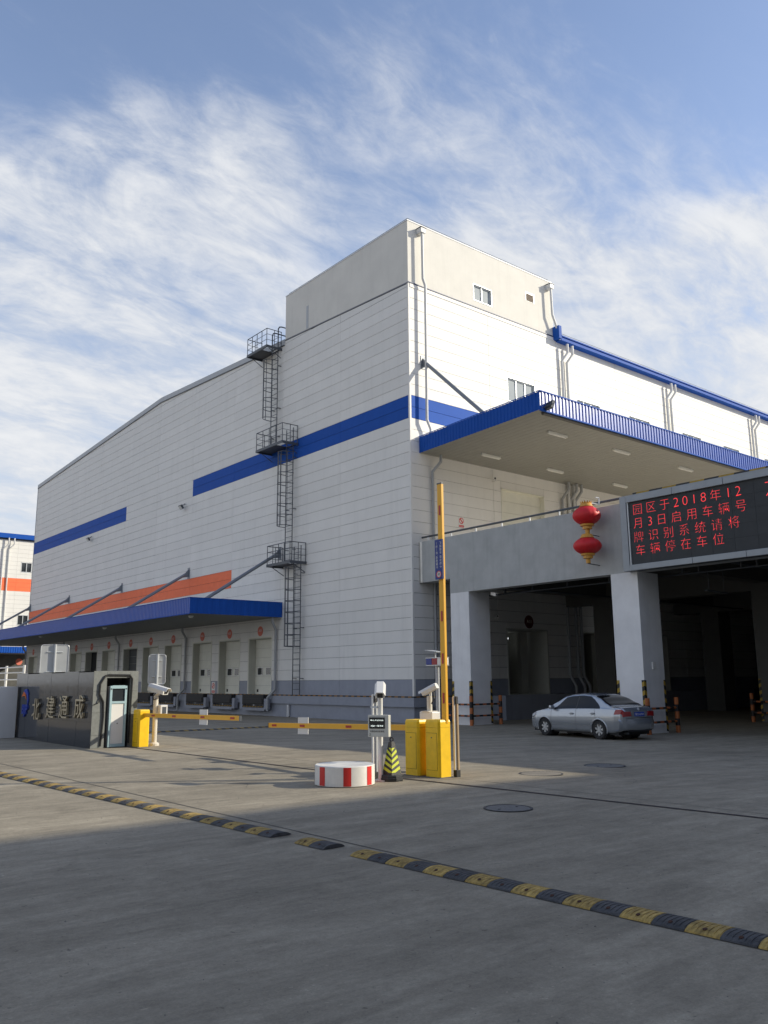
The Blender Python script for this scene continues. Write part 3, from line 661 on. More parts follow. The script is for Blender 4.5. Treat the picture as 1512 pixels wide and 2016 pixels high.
for i in range(nb):
    xa, xb = X0+.02+(X1-X0-.02)*i/nb+.008, X0+.02+(X1-X0-.02)*(i+1)/nb-.008
    sf.add([(xa, 0, zb(0)+.02), (xb, 0, zb(0)+.02), (xb, YO, zb(YO)+.02), (xa, YO, zb(YO)+.02), (xa, 0, zb(0)+.06), (xb, 0, zb(0)+.06), (xb, YO, zb(YO)+.06), (xa, YO, zb(YO)+.06)], [(0, 1, 2, 3), (0, 3, 7, 4), (1, 5, 6, 2)])
o = obj('soffit', sf, SOFFIT, CAN_R)
obj('soffit_backing', MB().add([(X0+.02, 0, zb(0)+.05), (X1, 0, zb(0)+.05), (X1, YO, zb(YO)+.05), (X0+.02, YO, zb(YO)+.05)], [(0, 1, 2, 3)]), mat('soffit_joint', (.07, .065, .055), .7), CAN_R)
obj('roof_sheet', MB().add([(X0+.02, 0, zt(0)-.15), (X1, 0, zt(0)-.15), (X1, YO, zt(YO)-.15), (X0+.02, YO, zt(YO)-.15)], [(0, 1, 2, 3)]), TRIM, CAN_R)
b_ = obj('tie_rod', MB().cyl((.95, -.25, 18.25), (1.15, -4.4, zt(-4.4)-.1), .10, 10), BRACE, CAN_R, smooth=True)
pl = MB(); pl.box(.80, 1.10, -.03, 0, 18.0, 18.7); pl.prism([(0, 18.1), (-.38, 17.98), (-.32, 18.25), (0, 18.62)], lambda a, b, dd: (.95+dd, a, b), -.03, .03); obj('bracket_plate', pl, BRACE, b_)
names = {}
for i, x in enumerate((4.0, 9.15, 15.2, 21.2)):
    for j, y in enumerate((-6.17, -1.78)):
        t = thing('batten_light', 'unlit batten light under the big canopy, %s row, %s from the gable end' % (('outer', 'inner')[j], ('first', 'second', 'third', 'fourth')[i]), 'light', (x, y, zb(y)), 0, 'batten lights under the big canopy')
        obj('housing', MB().cbox(x-.70, x+.70, y-.07, y+.07, zb(y)-.10, zb(y)+.018, .015), LAMPOFF, t)
        obj('tube', MB().cyl((x-.62, y-.0, zb(y)-.115), (x+.62, y-.0, zb(y)-.115), .028, 8), WHITE, t)
def floodlight(loc, aim, label, s=1.0, m=STEEL, front=LAMPOFF, arm=(0, 0, .25)):
    t = thing('floodlight', label, 'floodlight', loc)
    L = Vector(loc); a = Vector(aim).normalized(); side = a.cross(Vector((0, 0, 1))).normalized(); u = side.cross(a)
    obj('housing', MB().rbox(L, side, a, u, .17*s, .05*s, .13*s), m, t)
    obj('lens', MB().rbox(L+a*.054*s, side, a, u, .15*s, .006*s, .11*s), front, t)
    fins = MB()
    for k in range(-3, 4): fins.rbox(L-a*.065*s+side*k*.045*s, side, a, u, .008*s, .018*s, .10*s)
    obj('cooling_fins', fins, m, t)
    yk = MB().tube([L-side*.19*s, L-side*.19*s+Vector(arm)*.7, L+Vector(arm), L+side*.19*s+Vector(arm)*.7, L+side*.19*s], .014*s, 6); obj('yoke', yk, m, t)
    return t
floodlight((.95, -8.28, 13.85), (.9, -.25, -.35), 'floodlight clamped to the near corner of the big canopy', 1.35, arm=(-.25, .2, -.1))
floodlight((-.35, 25.1, 14.55), (-.8, 0, -.6), 'small floodlight on the gable wall right of the blue stripe gap', 1.25, arm=(.3, 0, .3))
floodlight((-.35, 43.5, 14.6), (-.8, 0, -.6), 'small floodlight on the gable wall under the far blue stripe', 1.25, arm=(.3, 0, .3))

# ------------------------------------------------------------------ caged ladders and platforms on the gable
def ladder(ya, yb, z0, z1, c0, c1, side, label):
    t = thing('cage_ladder', label, 'ladder', (-.25, (ya+yb)/2, z0), 0, 'ladders up the gable wall')
    for y in (ya, yb): obj('rail', MB().cyl((-.25, y, z0), (-.25, y, z1), .032, 6), STEEL, t)
    k = 0; z = z0+.3
    while z < z1-.1:
        obj('rung', MB().cyl((-.25, ya, z), (-.25, yb, z), .016, 5), STEEL, t); z += .34
    for z in (z0+.9, (c0+c1)/2-1.2, c1-.3):
        for y in (ya, yb): obj('stand_off', MB().box(-.25, 0, y-.03, y+.03, z-.02, z+.02), STEEL, t)
    ym = (ya+yb)/2; r = (yb-ya)/2+.04; n = 14
    arc = [(-.25-.78*math.sin(math.pi*i/n)**.8, ym-r*1.05*math.cos(math.pi*i/n)) for i in range(n+1)]
    z = c0; nh = max(3, int((c1-c0)/.62))
    for i in range(nh+1):
        z = c0+(c1-c0)*i/nh
        obj('cage_hoop', MB().tube([(p[0], p[1], z) for p in arc], .024, 5), STEEL, t)
    for i in (2, 5, 7, 9, 12): obj('cage_bar', MB().cyl((arc[i][0], arc[i][1], c0), (arc[i][0], arc[i][1], c1), .02, 5), STEEL, t)
    return t
ladder(9.46, 10.18, 1.25, 9.75, 3.95, 8.45, 1, 'lowest caged ladder, from the dock up to the lowest platform')
ladder(10.43, 11.17, 8.75, 17.1, 11.05, 15.55, 1, 'middle caged ladder crossing the blue stripe')
ladder(12.33, 13.03, 16.1, 23.9, 18.15, 21.95, 1, 'top caged ladder below the roof edge')
def platform(ya, yb, z, hatch, label, top=False):
    t = thing('ladder_platform', label, 'platform', (0, ya, z), 0, 'ladder platforms on the gable wall'); xo = -1.13; ST = STEEL
    pl = MB()
    for (p0, p1, q0, q1) in rsub([(xo, -.02, ya, yb)], (-.95, -.12, hatch[0], hatch[1])): pl.box(p0, p1, q0, q1, z, z+.03)
    obj('floor_plate', pl, mat('chequer_plate', (.05, .052, .058), .55, var=.2), t)
    fr = MB(); fr.box(xo-.04, xo, ya-.04, yb+.04, z-.10, z+.06); fr.box(xo, -.0, ya-.04, ya, z-.10, z+.06); fr.box(xo, -.0, yb, yb+.04, z-.10, z+.06)
    obj('edge_channel', fr, ST, t)
    for y in (ya+.1, yb-.1): obj('support_bracket', MB().cyl((-.02, y, z-.55), (xo+.25, y, z-.08), .025, 5), ST, t)
    posts = [(xo, ya), (xo, yb), (-.06, ya), (-.06, yb)]+[(xo, ya+(yb-ya)*i/4) for i in (1, 2, 3)]+[(xo/2, ya), (xo/2, yb)]
    for p in posts: obj('railing_post', MB().cyl((p[0], p[1], z), (p[0], p[1], z+1.15), .024, 5), ST, t)
    for h in (.42, .78, 1.15):
        r = .026 if h > 1 else .016
        obj('railing_bar', MB().cyl((xo, ya, z+h), (xo, yb, z+h), r, 5), ST, t)
        for y in (ya, yb): obj('railing_bar', MB().cyl((xo, y, z+h), (-.03, y, z+h), r, 5), ST, t)
    if top:
        for y, h in ((12.33, 1.55), (13.03, 1.35)):
            obj('grab_rail', MB().tube([(-.25, y, z), (-.25, y, z+h-.2), (-.17, y, z+h-.05), (0, y, z+h), (.75, y, z+h), (.9, y, z+h-.08), (.97, y, z+h-.25), (.97, y, z+.4)], .04, 7), ST, t, smooth=True)
platform(9.27, 11.72, 8.73, (9.35, 10.3), 'lowest steel ladder platform, beside the canopy tie rod')
platform(10.28, 13.24, 16.06, (10.35, 11.3), 'middle steel ladder platform in front of the blue stripe')
platform(12.27, 14.63, 22.76, (12.3, 13.15), 'top steel ladder platform at the roof edge beside the tower', True)

# ------------------------------------------------------------------ elevated yard (ramp deck) beside the warehouse
RX = .5; YE = -43.6
RP = thing('elevated_yard', 'grey concrete elevated truck yard on square columns right of the warehouse', 'overpass', (RX, -.1, 0))
pw = MB(); pw.prism([(-.12, 6.73), (-2.14, 6.73), (-2.14, 6.03), (YE, 6.03), (YE, 8.77), (-.12, 8.77)], lambda a, b, dd: (RX+dd, a, b), 0, .55)
obj('parapet_beam', pw, CONC, RP)
obj('joint_cover', MB().cyl((RX+.06, -.10, 6.73), (RX+.06, -.10, 8.77), .13, 12), mat('bare_metal', (.62, .61, .57), .35, metal=.6, var=.12), RP, smooth=True)
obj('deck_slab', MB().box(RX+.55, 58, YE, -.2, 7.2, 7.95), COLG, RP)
obj('deck_surface', MB().box(RX+.55, 58, YE, -.2, 7.951, 7.975), mat('deck_bounce_concrete', (.66, .60, .50), .85, var=.1), RP)  # unseen deck top, lightened to bounce sun onto the wall above
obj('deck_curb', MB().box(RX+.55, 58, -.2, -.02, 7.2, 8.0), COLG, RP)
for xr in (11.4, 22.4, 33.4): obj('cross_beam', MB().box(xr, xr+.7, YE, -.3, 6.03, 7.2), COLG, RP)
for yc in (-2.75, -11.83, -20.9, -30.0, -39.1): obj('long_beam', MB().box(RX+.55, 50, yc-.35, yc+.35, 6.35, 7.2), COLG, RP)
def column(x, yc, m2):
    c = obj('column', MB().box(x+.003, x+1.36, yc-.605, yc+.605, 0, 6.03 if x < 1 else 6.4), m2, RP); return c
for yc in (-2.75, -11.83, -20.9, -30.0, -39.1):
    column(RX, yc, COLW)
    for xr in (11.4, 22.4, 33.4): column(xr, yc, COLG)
obj('light_block_wall', MB().box(46, 46.3, YE, 0, 0, 7.2), DARK, RP)  # added wall that closes the bays and blocks light from behind
# pipes and trays hung under the deck
for y, z in ((-5.0, 6.1), (-15.5, 6.15)):
    obj('hung_pipe', MB().cyl((1.8, y, z), (40, y, z), .05, 8), STEEL, RP)
obj('hung_pipe', MB().cyl((2.4, -.9, 5.98), (2.4, -40, 5.98), .035, 8), STEEL, RP)
for y in (-3.9, -5.6, -7.6, -9.8, -13.2, -13.9, -15.6, -16.2, -17.6): obj('hanger_rod', MB().box(2.36, 2.44, y-.03, y+.03, 5.95, 7.2), STEEL, RP)
# handrail on the parapet
hr = obj('handrail', MB().tube([(RX+.2, .05, 9.02), (RX+.2, -12.0, 9.02)], .05, 8), STEEL, RP, smooth=True)
for y in (-.45, -2.1, -3.75, -5.4, -7.05, -8.7, -10.35, -11.8):
    obj('rail_post', MB().cyl((RX+.2, y, 8.77), (RX+.2, y, 9.0), .032, 6), ALU, hr)
# corner protectors with hazard bands
HZ = stripe_mat('corner_hazard', (.55, .36, .04), (.025, .025, .025), (.4, .4, .8), .26)
def guard(x, yc, label, full=True):
    t = thing('column_guard', label, 'guard rail', (x-.2, yc-.8, 0), 0, 'striped guards round the columns')
    xs_, ys_ = (x-.28, x+1.62), (yc-.86, yc+.86)
    pts = [(xs_[0], ys_[1]), (xs_[0], ys_[0]), (xs_[1], ys_[0])]
    for p in pts:
        o = MB(); nb = 5; H = 1.30
        for k in range(nb): o.cyl((p[0], p[1], H*k/nb), (p[0], p[1], H*(k+1)/nb), .085, 12, mi=k % 2)
        obj('post', o, [ORANGEP, BLACK], t, smooth=True)
    for a, b in zip(pts[:-1], pts[1:]):
        for z in (.42, .92):
            o = MB(); n = 8; A, B = Vector((*a, z)), Vector((*b, z))
            for k in range(n): o.cyl(A.lerp(B, k/n), A.lerp(B, (k+1)/n), .042, 8, mi=k % 2)
            obj('rail', o, [BLACK, ORANGEP], t, smooth=True)
    for (cx, cy, sx, sy) in ((x, yc-.605, 1, 1), (x, yc+.605, 1, -1), (x+1.36, yc-.605, -1, 1)):
        o = MB(); o.box(min(cx-.012*sx, cx+.11*sx), max(cx-.012*sx, cx+.11*sx), min(cy-.012*sy, cy), max(cy-.012*sy, cy), .05, 1.95); o.box(min(cx-.012*sx, cx), max(cx-.012*sx, cx), min(cy-.012*sy, cy+.11*sy), max(cy-.012*sy, cy+.11*sy), .05, 1.952)
        obj('corner_strip', o, HZ, t)
guard(RX, -2.75, 'orange and black guard rail round the column nearest the warehouse corner')
guard(RX, -11.83, 'orange and black guard rail round the column behind the silver car')
guard(11.4, -11.83, 'orange and black guard rail round the inner column at the right edge')
# small box on second column
tag(obj('junction_box', MB().cbox(1.05, 1.25, -12.5, -12.435, 2.35, 2.62, .01), WHITE), 'small white box on the shaded side of the second column', 'junction box')
# lit lamps under the deck
TUBE = mat('lit_tube', (.9, .92, .95), .4, emit=((.9, .95, 1.0), 1.5))
for (x, y, z, l, lab) in ((15.2, -1.5, 4.55, .8, 'lit tube lamp in the dark bay left of the second column'), (17.0, -1.9, 4.35, .2, 'small lit lamp under the tube lamp in the dark bay'), (9.0, 2.2, 4.3, .12, 'tiny lit lamp inside the first dock opening under the ramp'), (30, -17.2, 2.95, .08, 'pinpoint white lamp deep in the dark bay at right')):
    tag(obj('tube_lamp', MB().cbox(x-.05, x+.05, y-l, y+l, z-.05, z+.05, .012), TUBE), lab, 'lamp')
for (p, q, lab) in (((2.6, -14.0, 5.3), (4.0, -14.1, 5.25), 'unlit batten lamp hung under the deck in the right bay'), ((7.2, -6.6, 5.35), (9.0, -6.6, 5.35), 'unlit batten lamp hung under the deck in the left bay')):
    t = thing('hung_batten', lab, 'lamp', p); P, Q = Vector(p), Vector(q); dv = (Q-P).normalized()
    obj('tray', MB().rbox((P+Q)/2, dv, Vector((0, 0, 1)).cross(dv), (0, 0, 1), (Q-P).length/2, .06, .02), STEEL, t)
    for s in (.15, .85): c = P.lerp(Q, s); obj('hanger', MB().cyl(c, c+Vector((0, 0, 1.85)), .012, 5), STEEL, t)
# wall cameras under and over the deck
def wallcam(loc, aim, wall, label, s=1):
    t = thing('wall_camera', label, 'camera', loc); L = Vector(loc); a = Vector(aim).normalized(); sd = a.cross(Vector((0, 0, 1))).normalized(); u = sd.cross(a)
    obj('housing', MB().rbox(L, a, sd, u, .22*s, .06*s, .06*s), WHITE, t)
    obj('sunshade', MB().rbox(L+u*.075*s+a*.03, a, sd, u, .25*s, .08*s, .008*s), WHITE, t)
    obj('lens', MB().cyl(L+a*.22*s, L+a*.235*s, .045*s, 10), BLACK, t)
    obj('arm', MB().tube([L-u*.05, L-u*.12+Vector(wall)*.1, Vector(wall)*.34+L-u*.12], .022, 6), WHITE, t)
wallcam((5.85, -.38, 12.75), (-.9, -.5, -.2), (0, 1, 0), 'white wall camera on the sunlit wall under the big canopy')
wallcam((5.6, -.4, 5.3), (-.8, -.6, -.2), (0, 1, 0), 'camera on the dark wall left of the first dock opening')
wallcam((.9, -4.6, 5.82), (-.3, -1, -.2), (.4, 0, .4), 'small camera under the beam beside the first column')
# flatbed trailer parked in the dark bay
TR = thing('flatbed_trailer', 'dim flatbed trailer parked deep in the dark bay at right', 'trailer', (20, -12.5, 0))
TRM = mat('trailer_grey', (.10, .10, .095), .6, var=.2); TRR = mat('trailer_red', (.16, .03, .03), .6)
obj('bed', MB().box(18, 31, -15.4, -12.9, 1.18, 1.34), TRM, TR); obj('rear_beam', MB().box(17.9, 18.0, -15.4, -12.9, .55, .95), mat('trailer_beam', (.22, .20, .19), .6), TR)
obj('chassis', MB().box(18.2, 31, -14.6, -13.7, .85, 1.18), TRM, TR)
for y in (-15.0, -13.3): obj('rear_lamp', MB().box(17.86, 17.9, y-.22, y+.22, .64, .86), TRR, TR)
for x in (19.8, 21.1, 28.5):
    for y in (-15.2, -13.1): obj('wheel', MB().cyl((x, y-.14, .5), (x, y+.14, .5), .5, 18), BLACK, TR, smooth=True)
for x in (18.1, 22.2, 26.5, 30.8):
    for y in (-15.35, -12.95): obj('stake', MB().box(x-.04, x+.04, y-.04, y+.04, 1.34, 2.2), TRM, TR)
for z in (1.6, 1.9, 2.15): obj('side_rail', MB().box(18.1, 30.8, -15.37, -15.33, z, z+.06), TRM, TR)

# ------------------------------------------------------------------ LED sign on the parapet
LX = .15
LED = thing('led_sign', 'large dark LED board with red Chinese text on the ramp parapet', 'LED sign', (LX, -12.2, 6.0))
ya, yb = -12.14, -24.0; FRM = mat('led_frame_grey', (.30, .325, .35), .45, metal=.3, var=.06)
obj('cabinet', MB().box(LX+.02, RX-.004, yb, ya, 6.02, 8.92), STEEL, LED)
SCR = mat('led_screen', (.048, .052, .056), .55, var=.10, scale=3, spec=.3, rnd=.06)
obj('screen_backing', MB().box(LX+.012, LX+.02, yb+.1, ya-.34, 6.24, 8.65), BLACK, LED)
SCR.node_tree.nodes['Principled BSDF'].inputs['Roughness'].default_value = .6
for i in range(14):
    for j in range(5):
        p0, p1 = ya-.34-i*.83, max(ya-.34-(i+1)*.83, yb+.1); q0 = 6.24+j*.482
        if p0-p1 > .05: obj('led_module', MB().box(LX+.0005*((i*7+j*3) % 3), LX+.014, p1+.003, p0-.003, q0+.003, q0+.479), SCR, LED)
obj('frame_panel', MB().cbox(LX-.09, LX+.02, ya-.28, ya, 6.02, 8.92, .012), FRM, LED)
obj('frame_panel', MB().box(LX-.05, LX+.02, ya-.34, ya-.30, 6.24, 8.65), ALU, LED)
for i in range(6):
    p, q = ya-.281-i*2.0, max(ya-.281-(i+1)*2.0+.012, yb)
    obj('frame_panel', MB().cbox(LX-.09, LX+.02, q, p, 8.652, 8.92, .012), FRM, LED)
    p2, q2 = p-.62+(.62 if i == 0 else 0), max(q-.62, yb)
    obj('frame_panel', MB().cbox(LX-.09, LX+.02, q2, p2, 6.02, 6.238, .012), FRM, LED)
RED = mat('led_red', (.5, .02, .02), .5, emit=((1.0, .05, .06), .62))
def glyph(ch, origin, em, weight=-.024):
    """one character, lower-left origin, at a common em size (faces -x)"""
    cu = bpy.data.curves.new('t', 'FONT'); cu.body = ch; cu.size = 1; cu.offset = weight; cu.resolution_u = 3
    ob = bpy.data.objects.new('t', cu); C.objects.link(ob); dg = bpy.context.evaluated_depsgraph_get(); dg.update()
    me = bpy.data.meshes.new_from_object(ob.evaluated_get(dg)); bpy.data.objects.remove(ob); bpy.data.curves.remove(cu)
    mb = MB().add([AX['-x'] @ (v.co*em)+Vector(origin) for v in me.vertices], [tuple(p.vertices) for p in me.polygons]); bpy.data.meshes.remove(me); return mb
for txt, zb_, y0, y1 in (('园区于2018年12', 8.17, -12.60, -17.10), ('月3日启用车辆号', 7.64, -12.60, -17.30), ('牌识别系统请将', 7.11, -12.58, -17.02), ('车辆停在车位', 6.60, -12.62, -16.40)):
    adv = [.62 if c.isdigit() else 1.0 for c in txt]; step = (y0-y1)/sum(adv); yy = y0
    for c, w_ in zip(txt, adv):
        obj('led_character', glyph(c, (LX-.004, yy-.04, zb_), .46 if not c.isdigit() else .50), RED, LED); yy -= w_*step
obj('led_character', glyph('六', (LX-.004, -17.80, 8.02), .80), RED, LED)
HYB = stripe_mat('led_top_hazard', (.50, .33, .05), (.04, .042, .045), (0, .8, .6), .9)
tag(obj('edge_tape', MB().box(LX-.06, LX+.2, yb, ya-.6, 8.922, 8.985), HYB, LED))
# ------------------------------------------------------------------ lanterns
LRED = mat('lantern_silk', (.64, .02, .026), .5, var=.10, scale=6, spec=.4)
LGOLD = mat('lantern_gold', (.66, .33, .05), .42, var=.12, scale=8)
def lantern(x, y, zc, r, h, top, label):
    t = thing('lantern', label, 'lantern', (x, y, zc), 0, 'red lanterns on the ramp parapet'); n = 18
    prof = [(r*(.30+.70*math.sin(math.pi*(i+.0)/n)**.62) if 0 < i < n else r*.30, -h/2+h*i/n) for i in range(n+1)]
    mb = MB(); k = len(prof); N = 72
    vs = []; fs = []
    for i in range(N):
        th = 2*math.pi*i/N; rib = 1-.022*(abs(math.cos(6*th))**6)
        for q, (rr, z) in enumerate(prof): g_ = 1+(rib-1)*math.sin(math.pi*q/(k-1)); vs.append((x+rr*g_*math.cos(th), y+rr*g_*math.sin(th), zc+z))
    for i in range(N):
        j = (i+1) % N
        for q in range(k-1): fs.append((i*k+q, j*k+q, j*k+q+1, i*k+q+1))
    obj('body', mb.add(vs, fs), LRED, t, smooth=True, angle=60)
    obj('top_cap', MB().lathe([(.001, h/2+.14), (r*.34, h/2+.14), (r*.40, h/2+.10), (r*.50, h/2-.015), (r*.001, h/2-.03)], (x, y, zc), 24), LGOLD, t, smooth=True)
    if top:
        pet = MB()
        for i in range(14):
            th = 2*math.pi*i/14; c0 = Vector((x+r*.36*math.cos(th), y+r*.36*math.sin(th), zc+h/2+.12)); tv = Vector((-math.sin(th), math.cos(th), 0)); ov = Vector((math.cos(th), math.sin(th), 0))
            pet.add([c0-tv*.05, c0+tv*.05, c0+ov*.05+Vector((0, 0, .10)), c0-ov*.01], [(0, 1, 2), (0, 2, 3), (1, 3, 2)])
        obj('petal_crown', pet, LGOLD, t)
    obj('bottom_cap', MB().lathe([(.001, -h/2+.02), (r*.50, -h/2+.015), (r*.48, -h/2-.05), (r*.34, -h/2-.06), (r*.34, -h/2-.17), (r*.17, -h/2-.18), (r*.16, -h/2-.36), (.001, -h/2-.36)], (x, y, zc), 24), LGOLD, t, smooth=True, angle=30)
    obj('bracket', MB().tube([(x, y, zc-h/2-.37), (x+.25, y, zc-h/2-.38), (RX, y, zc-h/2-.39)], .02, 6), STEEL, t)
    if top: obj('hanging_arm', MB().tube([(x+.15, y-.1, zc+h/2+.15), (RX, y-.1, zc+h/2+.15), (RX, y-.1, zc+h/2+.42), (RX-.2, y-.1, zc+h/2+.42)], .025, 6), ALU, t)
lantern(-.22, -10.78, 8.37, .555, .74, True, 'upper red lantern, its crown catching the sun')
lantern(-.22, -10.74, 7.16, .555, .66, False, 'lower red lantern, hanging wholly in the shade')

# ------------------------------------------------------------------ far building behind at left
FB = thing('warehouse_block', 'far sunlit white warehouse with orange stripe at the left edge', 'building', (8, 93.8, 0))
FY = 93.8; xw0, xw1 = -34.0, 60.0
wf = [(a+6*k, a+1.5+6*k, b, b+1.36) for k in range(-6, 3) for a in (2.55,) for b in (17.45, 10.0)]+[(a+3, a+4.5, b, b+1.36) for a in (-33.5,) for b in (17.45, 10.0)]
mb = MB(); rects = [(xw0, xw1, 0, 22.3)]
for h in wf: rects = rsub(rects, h)
for (a0, a1, b0, b1) in rects: mb.add([(a0, FY, b0), (a1, FY, b0), (a1, FY, b1), (a0, FY, b1)], [(0, 1, 2, 3)])
mb.add([(xw0, FY, 0), (xw0, FY+40, 0), (xw0, FY+40, 22.3), (xw0, FY, 22.3)], [(0, 1, 2, 3)]); mb.add([(xw0, FY, 22.3), (xw1, FY, 22.3), (xw1, FY+40, 22.3), (xw0, FY+40, 22.3)], [(0, 1, 2, 3)])
obj('wall', mb, W_BACK, FB)
pf = MB(); pO = MB()
for k in range(16):
    for i in range(37):
        z0, z1 = .3+i*.6, .3+(i+1)*.6
        if z1 > 22.3: continue
        rs = [(xw0+k*6+.0, min(xw0+k*6+6, xw1), z0, z1)]
        for h in wf: rs = rsub(rs, h)
        for (a0, a1, b0, b1) in rs:
            if a1-a0 < .06 or b1-b0 < .06: continue
            (pO if 14.6 < (z0+z1)/2 < 16.3 and z0 > 14.6 and z1 < 16.6 else pf).box(a0+.006, a1-.006, FY-.03, FY, b0+.008, b1-.008)
o = obj('panel_field', pf, W_PANEL, FB); o['kind'] = 'stuff'; o = obj('orange_stripe', pO, ORANGE, FB); o['kind'] = 'stuff'
obj('eaves_gutter', MB().box(xw0, xw1, FY-.5, FY, 22.1, 22.75), BLUE, FB)
for (a0, a1, b0, b1) in wf:
    if a0 < -20 or a0 > 20: continue
    w = obj('window', MB().box(a0, a1, FY+.1, FY+.12, b0, b1), GLASSD, FB); fr = MB()
    for q in (a0, (a0+a1)/2-.04, a1-.09): fr.box(q, q+.09, FY-.04, FY+.1, b0, b1)
    fr.box(a0, a1, FY-.04, FY+.099, b0-.06, b0+.05); fr.box(a0, a1, FY-.04, FY+.099, b1-.05, b1+.04); obj('frame', fr, ALU, w)
for x in (6.0, 6.75, -6.0, -5.25, 18.0):
    obj('downpipe', MB().tube([(x+.55, FY-.45, 22.1), (x+.55, FY-.45, 21.2), (x, FY-.14, 20.5), (x, FY-.14, 6.9)], .10, 8), PIPE, FB, smooth=True)
FC = thing('far_canopy', 'low blue dock canopy of the far warehouse at the left edge', 'canopy', (8, 93, 5.9))
obj('fascia', corrugated(MB(), (-30, FY-6), (11, FY-6), 5.9, 6.75, 5.9, 6.75, (0, -1), .3, .03), BLUE, FC); obj('end_fascia', MB().box(11, 11.03, FY-6, FY-.05, 5.9, 6.75), BLUE, FC); obj('soffit', MB().box(-30, 11, FY-6, FY-.05, 5.92, 5.97), SOFFITD, FC)
obj('dock_shade_sheet', MB().box(-30, 12, FY-.12, FY-.05, 0, 5.9), mat('far_dock_shade', (.09, .09, .085), .7, var=.2), FC)  # dark sheet added over the wall, stands in for shade under the canopy
obj('roof_sheet', MB().box(-30, 11, FY-5.95, FY-.05, 6.6, 6.64), TRIM, FC)
tag(obj('door_disc', MB().cyl((9.2, FY-.13, 4.9), (9.2, FY-.17, 4.9), .45, 18), DISC), 'dark red disc under the far blue canopy at the left edge', 'sign')

# building on the far side of the elevated yard (outside the frame; its roof edge shades the foreground, extra length cuts sky light)
OB = thing('opposite_warehouse', 'grey warehouse across the elevated yard, outside the picture to the right, lengthened to shade the foreground', 'building', (30, -60, 0))
ox0, ox1, oy0, oy1, oz = -80.0, 70.0, -110.0, -43.9, 18.1  # stretched far to the left to block sky over the foreground
obj('wall', MB().box(ox0, ox1, oy0, oy1, 0, oz), mat('low_bounce_grey', (.30, .30, .29), .6), OB)  # wall colour darkened so it bounces less light
obj('blue_stripe', MB().box(ox0-.02, ox1, oy0, oy1+.02, 12.6, 13.8), BLUE, OB); obj('roof_edge', MB().box(ox0-.05, ox1+.05, oy0-.05, oy1+.05, oz, oz+.12), BLUE, OB)
for k in range(16):
    w = obj('window', MB().box(ox0+4+k*9, ox0+6.2+k*9, oy1, oy1+.03, 10, 11.4), GLASSD, OB); obj('frame', MB().box(ox0+5.05+k*9, ox0+5.15+k*9, oy1+.03, oy1+.06, 10, 11.4), ALU, w)

# ------------------------------------------------------------------ gate: granite sign wall with niche
GX = -19.15; GT = 2.33; GY0, GY1 = -2.95, -9.38
GW = thing('granite_sign_wall', 'dark polished granite gate wall with gold Chinese letters', 'wall', (GX, GY1, Z0))
XE = -17.95                                           # wall thickness in x
niche = (-18.80, -18.17, Z0, 2.15)
obj('core', MB().box(GX+.03, XE-.03, GY1+.55, GY0, Z0, GT-.03), mat('wall_core', (.1, .1, .1), .8), GW)
cs = MB(); cs.box(GX+.03, niche[0], GY1+.03, GY1+.55, Z0, GT-.03); cs.box(niche[1], XE-.03, GY1+.03, GY1+.55, Z0, GT-.03); cs.box(niche[0], niche[1], GY1+.03, GY1+.55, niche[3], GT-.03); obj('core', cs, MATS['wall_core'], GW)
obj('niche_lining', MB().box(niche[0], niche[1], GY1+.52, GY1+.549, Z0, niche[3]), BLACK, GW)
obj('niche_lining', MB().box(niche[0], niche[0]+.02, GY1+.04, GY1+.52, Z0, niche[3]), BLACK, GW); obj('niche_lining', MB().box(niche[1]-.02, niche[1], GY1+.04, GY1+.52, Z0, niche[3]), BLACK, GW)
nc, nr = 6, 3
for i in range(nc):
    for j in range(nr):
        q0, q1 = GY1+(GY0-GY1)*i/nc, GY1+(GY0-GY1)*(i+1)/nc; h0, h1 = Z0+(GT-Z0)*j/nr, Z0+(GT-Z0)*(j+1)/nr
        obj('stone_slab', MB().box(GX-.003*((i+j) % 2), GX+.03, q0+.0015, q1-.0015, h0+.0015, h1-.0015), GRANITE, GW)
hs = [Z0, .72, 1.28, 1.82, GT]
for j in range(4):
    for (a0, a1) in ((GX+.001, niche[0]), (niche[1], XE)):
        obj('stone_slab', MB().box(a0+.002, a1-.002, GY1-.0, GY1+.03, hs[j]+.003, hs[j+1]-.003), GRANITEL, GW)
obj('stone_slab', MB().box(niche[0]+.002, niche[1]-.002, GY1, GY1+.03, niche[3]+.002, GT-.003), GRANITEL, GW)
obj('stone_slab', MB().box(GX, XE, GY1+.001, GY0, GT-.028, GT), GRANITEL, GW); obj('stone_slab', MB().box(XE-.03, XE, GY1+.03, GY0, Z0, GT-.03), GRANITEL, GW)
for ch, y, z in (('北', -5.16, 1.29), ('建', -6.40, 1.37), ('通', -7.45, 1.39), ('成', -8.62, 1.42)):
    obj('gold_letter', text_mb(ch, '-x', (GX-.045, y, z), w=.64, h=.60, depth=.03, weight=.0), GOLD, GW)
lg = MB(); P = lambda a, b: (GX-.03, -4.0-a, 1.5+b)
arc1 = [(-.30, .18), (-.12, .34), (.08, .36), (.22, .24), (.27, .02), (.2, -.16), (.17, .05), (.08, .2), (-.06, .24)]
lg.prism(arc1[:], lambda a, b, dd: (GX-dd, -4.0-a, 1.5+b), .005, .03); obj('logo_mark', lg, mat('logo_blue', (.012, .05, .40), .35), GW)
lo = MB().prism([(-.33, .10), (-.14, .25), (.0, .2), (.1, .02), (-.02, .12), (-.16, .12)], lambda a, b, dd: (GX-dd, -4.0-a, 1.53+b), .02, .042); obj('logo_mark', lo, mat('logo_orange', (.7, .16, .03), .4), GW)
